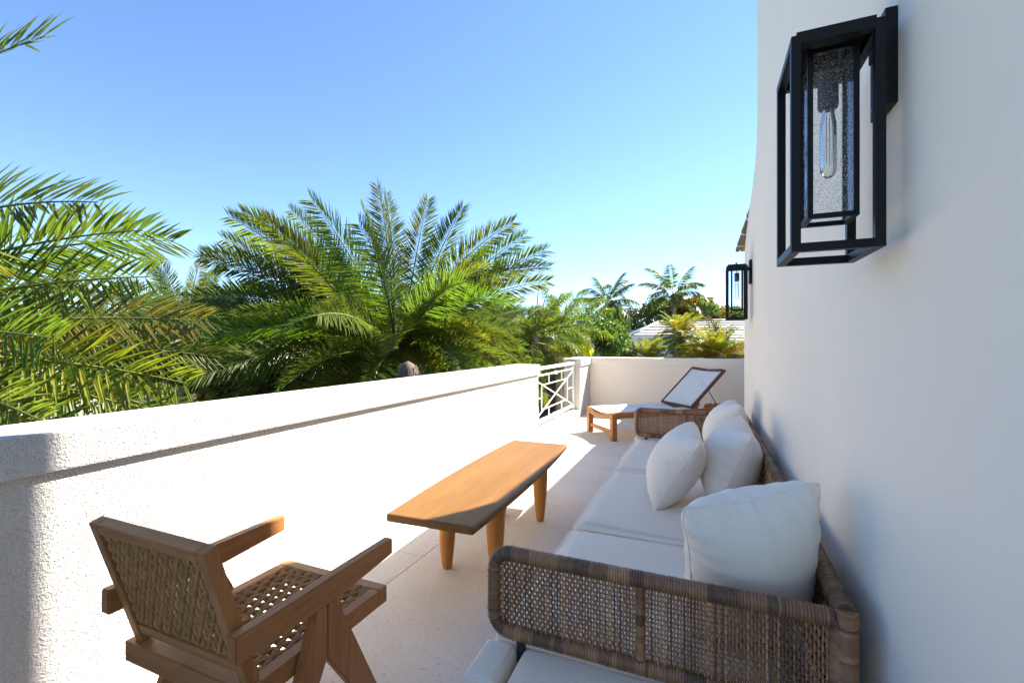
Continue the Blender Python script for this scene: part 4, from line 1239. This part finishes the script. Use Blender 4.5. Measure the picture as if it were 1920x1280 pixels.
bush('croton_tree', 'orange and olive leaved tree above the tiled roof', 'tree', Vector((-0.518, 43.233, 3.929)), 2.4, 1.6, 1.5, 1700, 0.55, (0.16, 0.10, 0.025), 56, None, BG)
bush('yellow_shrub', 'bright yellow green shrub just left of the parapet pier', 'shrub', Vector((-3.265, 12.194, 0.998)), 0.42, 0.42, 0.30, 700, 0.18, (0.30, 0.27, 0.02), 57, None, BG)
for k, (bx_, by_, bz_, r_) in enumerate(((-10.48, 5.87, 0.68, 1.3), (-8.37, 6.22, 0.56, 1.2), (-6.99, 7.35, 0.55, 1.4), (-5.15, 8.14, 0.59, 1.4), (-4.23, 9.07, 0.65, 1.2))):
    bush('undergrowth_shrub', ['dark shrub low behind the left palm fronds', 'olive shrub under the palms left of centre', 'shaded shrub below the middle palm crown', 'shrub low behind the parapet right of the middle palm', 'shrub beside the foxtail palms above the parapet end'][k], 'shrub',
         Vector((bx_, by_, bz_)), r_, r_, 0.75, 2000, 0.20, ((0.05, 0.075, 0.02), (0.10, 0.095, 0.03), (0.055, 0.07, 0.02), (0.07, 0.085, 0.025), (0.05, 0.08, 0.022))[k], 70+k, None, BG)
for k, (bx_, by_, bz_, r_) in enumerate(((-44.10, 13.88, 1.35, 3.4), (-34.57, 13.57, 1.59, 3.0), (-36.00, 17.31, 1.88, 3.2), (-28.90, 17.06, 2.05, 3.0), (-22.59, 16.49, 2.05, 2.8), (-22.20, 19.91, 2.24, 3.0), (-16.63, 19.02, 1.97, 2.8), (-15.21, 22.88, 2.24, 3.0), (-10.93, 21.43, 1.58, 2.4), (-8.00, 20.50, 1.22, 2.0), (-7.35, 25.12, 1.05, 2.0))):
    bush('broadleaf_tree', ['leafy tree far left behind the near fronds', 'second leafy tree from the left behind the near fronds', 'third leafy tree from the left behind the near fronds', 'leafy tree behind the dark left palm', 'leafy tree between the dark left palm and the middle palm', 'leafy tree behind the left fronds of the middle palm', 'leafy tree directly behind the middle palm', 'leafy tree behind the right fronds of the middle palm', 'leafy tree right of the middle palm', 'leafy tree behind the palm with the spear leaf', 'leafy tree behind the weeping foxtail palm'][k], 'tree',
         Vector((bx_, by_, bz_)), r_, r_, 1.6, 2600, 0.34, ((0.07, 0.105, 0.028), (0.085, 0.11, 0.03), (0.06, 0.09, 0.026))[k % 3], 90+k, None, BG)
# traveller's palm: fan of paddle leaves
tp = Vector((0.123, 41.333, 3.132))
tr_ = empty('travellers_palm', (tp.x, tp.y, GZ), 0, 'fan shaped palm with paddle leaves beside the orange leaved tree', 'palm tree')
trunk(tr_, tp.z-GZ, 0.22, 0.16, M['bark2'])
rt = random.Random(8)
for k in range(9):
    a = R(-50 + 12.5*k + rt.uniform(-5, 5)); d = ACROSS*math.sin(a) + Vector((0, 0, math.cos(a)))
    mb = MB(); b = Vector((0, 0, tp.z-GZ)); L = rt.uniform(1.25, 1.9)
    mb.tube([b, b+d*L*0.5], [0.05, 0.03], 5, 1)
    s_ = AWAY.cross(d).normalized()
    rows = []
    vs_ = []
    for i in range(7):
        t = i/6; w_ = 0.30*math.sin(math.pi*min(1, 0.12+0.86*t))
        c_ = b + d*(L*0.45+L*0.62*t) - Vector((0, 0, 0.35*t*t*abs(math.sin(a))))
        vs_ += [c_-s_*w_, c_+AWAY*0.06, c_+s_*w_]
    fs_ = []
    for i in range(6):
        q = i*3; fs_ += [(q, q+1, q+4, q+3), (q+1, q+2, q+5, q+4)]
    mb.add(vs_, fs_, 0)
    o = mb.build('leaf', [M['leaf'], M['rachis']], tr_); o.color = (0.085*rt.uniform(.6, 1.6), 0.12*rt.uniform(.7, 1.2), 0.03, 1)
# clipped hedge
hp = Vector((-9.130, 28.715, -0.408))
bush('clipped_hedge', 'tall dark clipped hedge seen above and through the railing', 'hedge', Vector((hp.x, hp.y, -0.5)), 4.5, 0.8, 0.75, 7500, 0.22, (0.045, 0.06, 0.025), 61, None, None, 9, True)
hg = [o for o in bpy.data.objects if o.name == 'clipped_hedge'][0]
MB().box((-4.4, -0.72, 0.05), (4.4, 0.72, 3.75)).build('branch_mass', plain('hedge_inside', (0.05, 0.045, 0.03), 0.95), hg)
# shaggy stump behind parapet
sp_ = Vector((-2.765, 3.824, 1.026))
st_ = empty('palm_stump', (sp_.x, sp_.y, GZ), 0, 'grey shaggy rounded palm trunk top poking above the parapet', 'palm stump')
hh = Vector((-2.765, 3.824, 1.150)).z - GZ
stm = MB().lathe([(0.13, 0), (0.12, hh*.5), (0.105, hh-0.22), (0.095, hh-0.10), (0.06, hh-0.03), (0.01, hh)], (0, 0), 14).build('trunk', M['stump'], st_)
rnd = random.Random(5); mb = MB()
for k in range(420):
    a = rnd.random()*6.28; z = hh - rnd.random()*0.9 - 0.02; r_ = 0.10 if z < hh-0.12 else 0.08
    b = Vector((math.cos(a)*r_, math.sin(a)*r_, z)); d = Vector((math.cos(a)*.45, math.sin(a)*.45, -1)); s_ = Vector((-math.sin(a), math.cos(a), 0))*0.010
    mb.add([b-s_, b+s_, b+d*rnd.uniform(.05, .14)], [(0, 1, 2)])
o = mb.build('fibres', M['stump'], st_); o['kind'] = 'stuff'

# ================================================================== NEIGHBOURS
# white house with tiled hip roof beyond the end wall
nh = empty('neighbour_house', (0, 0, GZ), 0, 'white neighbouring house with pale tiled hip roofs beyond the end wall', 'house')
def hip_roof(parent, E0, E1, R0, R1, n):
    """roof slope facing the terrace built of stepped courses"""
    E0, E1, R0, R1 = (Vector(q) for q in (E0, E1, R0, R1))
    rf_ = empty('roof', (0, 0, 0)); rf_.parent = parent
    for k in range(n):
        a0, a1 = k/n, (k+1)/n
        A, B, C_, D_ = E0.lerp(R0, a0), E1.lerp(R1, a0), E1.lerp(R1, a1), E0.lerp(R0, a1)
        up = Vector((0, 0, 0.10))
        mb = MB()
        mb.add([A, B, C_, D_, A+up, B+up, C_+up*0.15, D_+up*0.15], [(0,3,2,1), (4,5,6,7), (1,2,6,5), (2,3,7,6), (3,0,4,7)])
        mb.add([A-AWAY*.004, B-AWAY*.004, B+up-AWAY*.004, A+up-AWAY*.004], [(0,1,2,3)], 1)  # dark strip on the riser, shadow between courses put in as colour
        mb.build('tile_course', [M['roof_tile'], M['course_shadow']], rf_)
    # ridge and hips, and the slopes turned away
    bk_ = AWAY*6.5
    mb = MB(); mb.add([R0, R1, E1+bk_+AWAY*1.5, E0+bk_+AWAY*1.5, E0, E1], [(0,1,2,3), (4,0,3), (1,5,2)]); mb.build('rear_slope', M['roof_tile'], rf_)
    for a, b in ((E0, R0), (E1, R1), (R0, R1)):
        if (a-b).length > 0.3: MB().tube([a+Vector((0,0,.08)), b+Vector((0,0,.08))], 0.09, 6).build('ridge_tiles', M['roof_tile'], rf_)
    MB().beam(E0-Vector((0,0,.06)), E1-Vector((0,0,.06)), 0.16, 0.14, (0,0,1), 0, 0.004).build('fascia', M['white_metal'], rf_)
    return rf_, E0, E1
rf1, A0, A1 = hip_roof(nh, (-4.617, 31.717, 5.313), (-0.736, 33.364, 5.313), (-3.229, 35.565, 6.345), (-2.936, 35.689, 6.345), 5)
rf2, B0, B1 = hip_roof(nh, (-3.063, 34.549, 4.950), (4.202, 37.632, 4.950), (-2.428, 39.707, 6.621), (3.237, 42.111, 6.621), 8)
def wall_under(a, b, drop, depth_, name='wall'):
    q0 = a + (b-a).normalized()*0.45 + AWAY*0.5; q1 = b - (b-a).normalized()*0.45 + AWAY*0.5
    mb = MB(); q2, q3 = q1+AWAY*depth_, q0+AWAY*depth_
    t = [Vector((v.x, v.y, v.z-0.12)) for v in (q0, q1, q2, q3)]; bt = [Vector((v.x, v.y, 0)) for v in (q0, q1, q2, q3)]
    mb.add(bt+t, [(0,1,5,4), (1,2,6,5), (2,3,7,6), (3,0,4,7), (4,5,6,7)])
    return mb.build(name, M['far_wall'], nh)
wall_under(A0, A1, 5, 5); wall_under(B0, B1, 5, 7)
# white house at the far left, seen between the fronds
lh = empty('left_house', (0, 0, GZ), 0, 'white building glimpsed between the fronds at the left edge', 'house')
q0 = Vector((-41.358, 6.347, 3.660)); q1 = Vector((-32.997, 12.068, 3.543))
def slab(parent, name, a, b, z0, z1, back, mat):
    n_ = Vector((-(b-a).y, (b-a).x, 0)).normalized()
    mb = MB(); c = [Vector((a.x, a.y, 0)), Vector((b.x, b.y, 0)), Vector((b.x, b.y, 0))+n_*back, Vector((a.x, a.y, 0))+n_*back]
    mb.add([v+Vector((0,0,z0)) for v in c] + [v+Vector((0,0,z1)) for v in c], [(3,2,1,0), (4,5,6,7), (0,1,5,4), (1,2,6,5), (2,3,7,6), (3,0,4,7)])
    return mb.build(name, mat, parent)
slab(lh, 'wall', q0, q1, 0, 5.4, 8, M['far_wall'])
dq = (q1-q0)
n_ = Vector((dq.y, -dq.x, 0)).normalized()
wa, wb = q0.lerp(q1, 0.80)+n_*0.03, q0.lerp(q1, 0.955)+n_*0.03
wn_ = slab(lh, 'window', wa, wb, 3.2, 5.0, 0.06, M['win_glass'])
wn_.parent = lh
# white car below the railing
cp = Vector((-9.497, 30.732, -3.452))
car = empty('parked_car', (cp.x, cp.y, GZ+0.01), R(22.996), 'white parked car far below, seen through the railing', 'car')
bm_ = MB()
def ring_loft(mb, rings, m=0):
    n = len(rings[0]); vs_ = [p for r_ in rings for p in r_]; fs_ = []
    for i in range(len(rings)-1):
        for k in range(n):
            fs_.append((i*n+k, i*n+(k+1) % n, (i+1)*n+(k+1) % n, (i+1)*n+k))
    fs_.append(tuple(range(n))[::-1]); fs_.append(tuple((len(rings)-1)*n+k for k in range(n)))
    mb.add(vs_, fs_, m, None, True)
def csec(y, w, z0, z1, r=0.1):
    return [(-w, y, z0), (-w, y, z1-r), (-w+r, y, z1), (w-r, y, z1), (w, y, z1-r), (w, y, z0)]
ring_loft(bm_, [csec(-2.2, .80, .35, .78), csec(-2.0, .88, .28, .92), csec(-1.0, .90, .25, 1.0), csec(1.3, .90, .25, 1.0), csec(2.0, .88, .28, .88), csec(2.2, .8, .36, .74)])
bm_.build('body', M['carpaint'], car)
ring_loft(bm_ := MB(), [csec(-1.75, .70, .95, 1.05), csec(-1.15, .72, .95, 1.46), csec(0.5, .72, .95, 1.48), csec(1.25, .74, .95, 1.05)])
bm_.build('cabin', M['win_glass'], car)
bm_ = MB(); bm_.bevbox(Matrix.Translation((0, -0.35, 1.475)), (1.30, 1.7, 0.05), 0.02); bm_.build('roof', M['carpaint'], car)
for x in (-0.84, 0.84):
    for y in (-1.35, 1.35):
        wmat = Matrix.Translation((x, y, 0.32)) @ Matrix.Rotation(R(90), 4, 'Y')
        MB().lathe([(0.02, -0.10), (0.29, -0.10), (0.32, -0.06), (0.32, 0.06), (0.29, 0.10), (0.02, 0.10)], (0, 0), 18, 0, wmat).build('wheel', M['frame_dark'], car)
for x in (-0.62, 0.62):
    MB().bevbox(Matrix.Translation((x, -2.17, 0.66)), (0.30, 0.10, 0.12), 0.02).build('headlight', M['white_metal'], car)
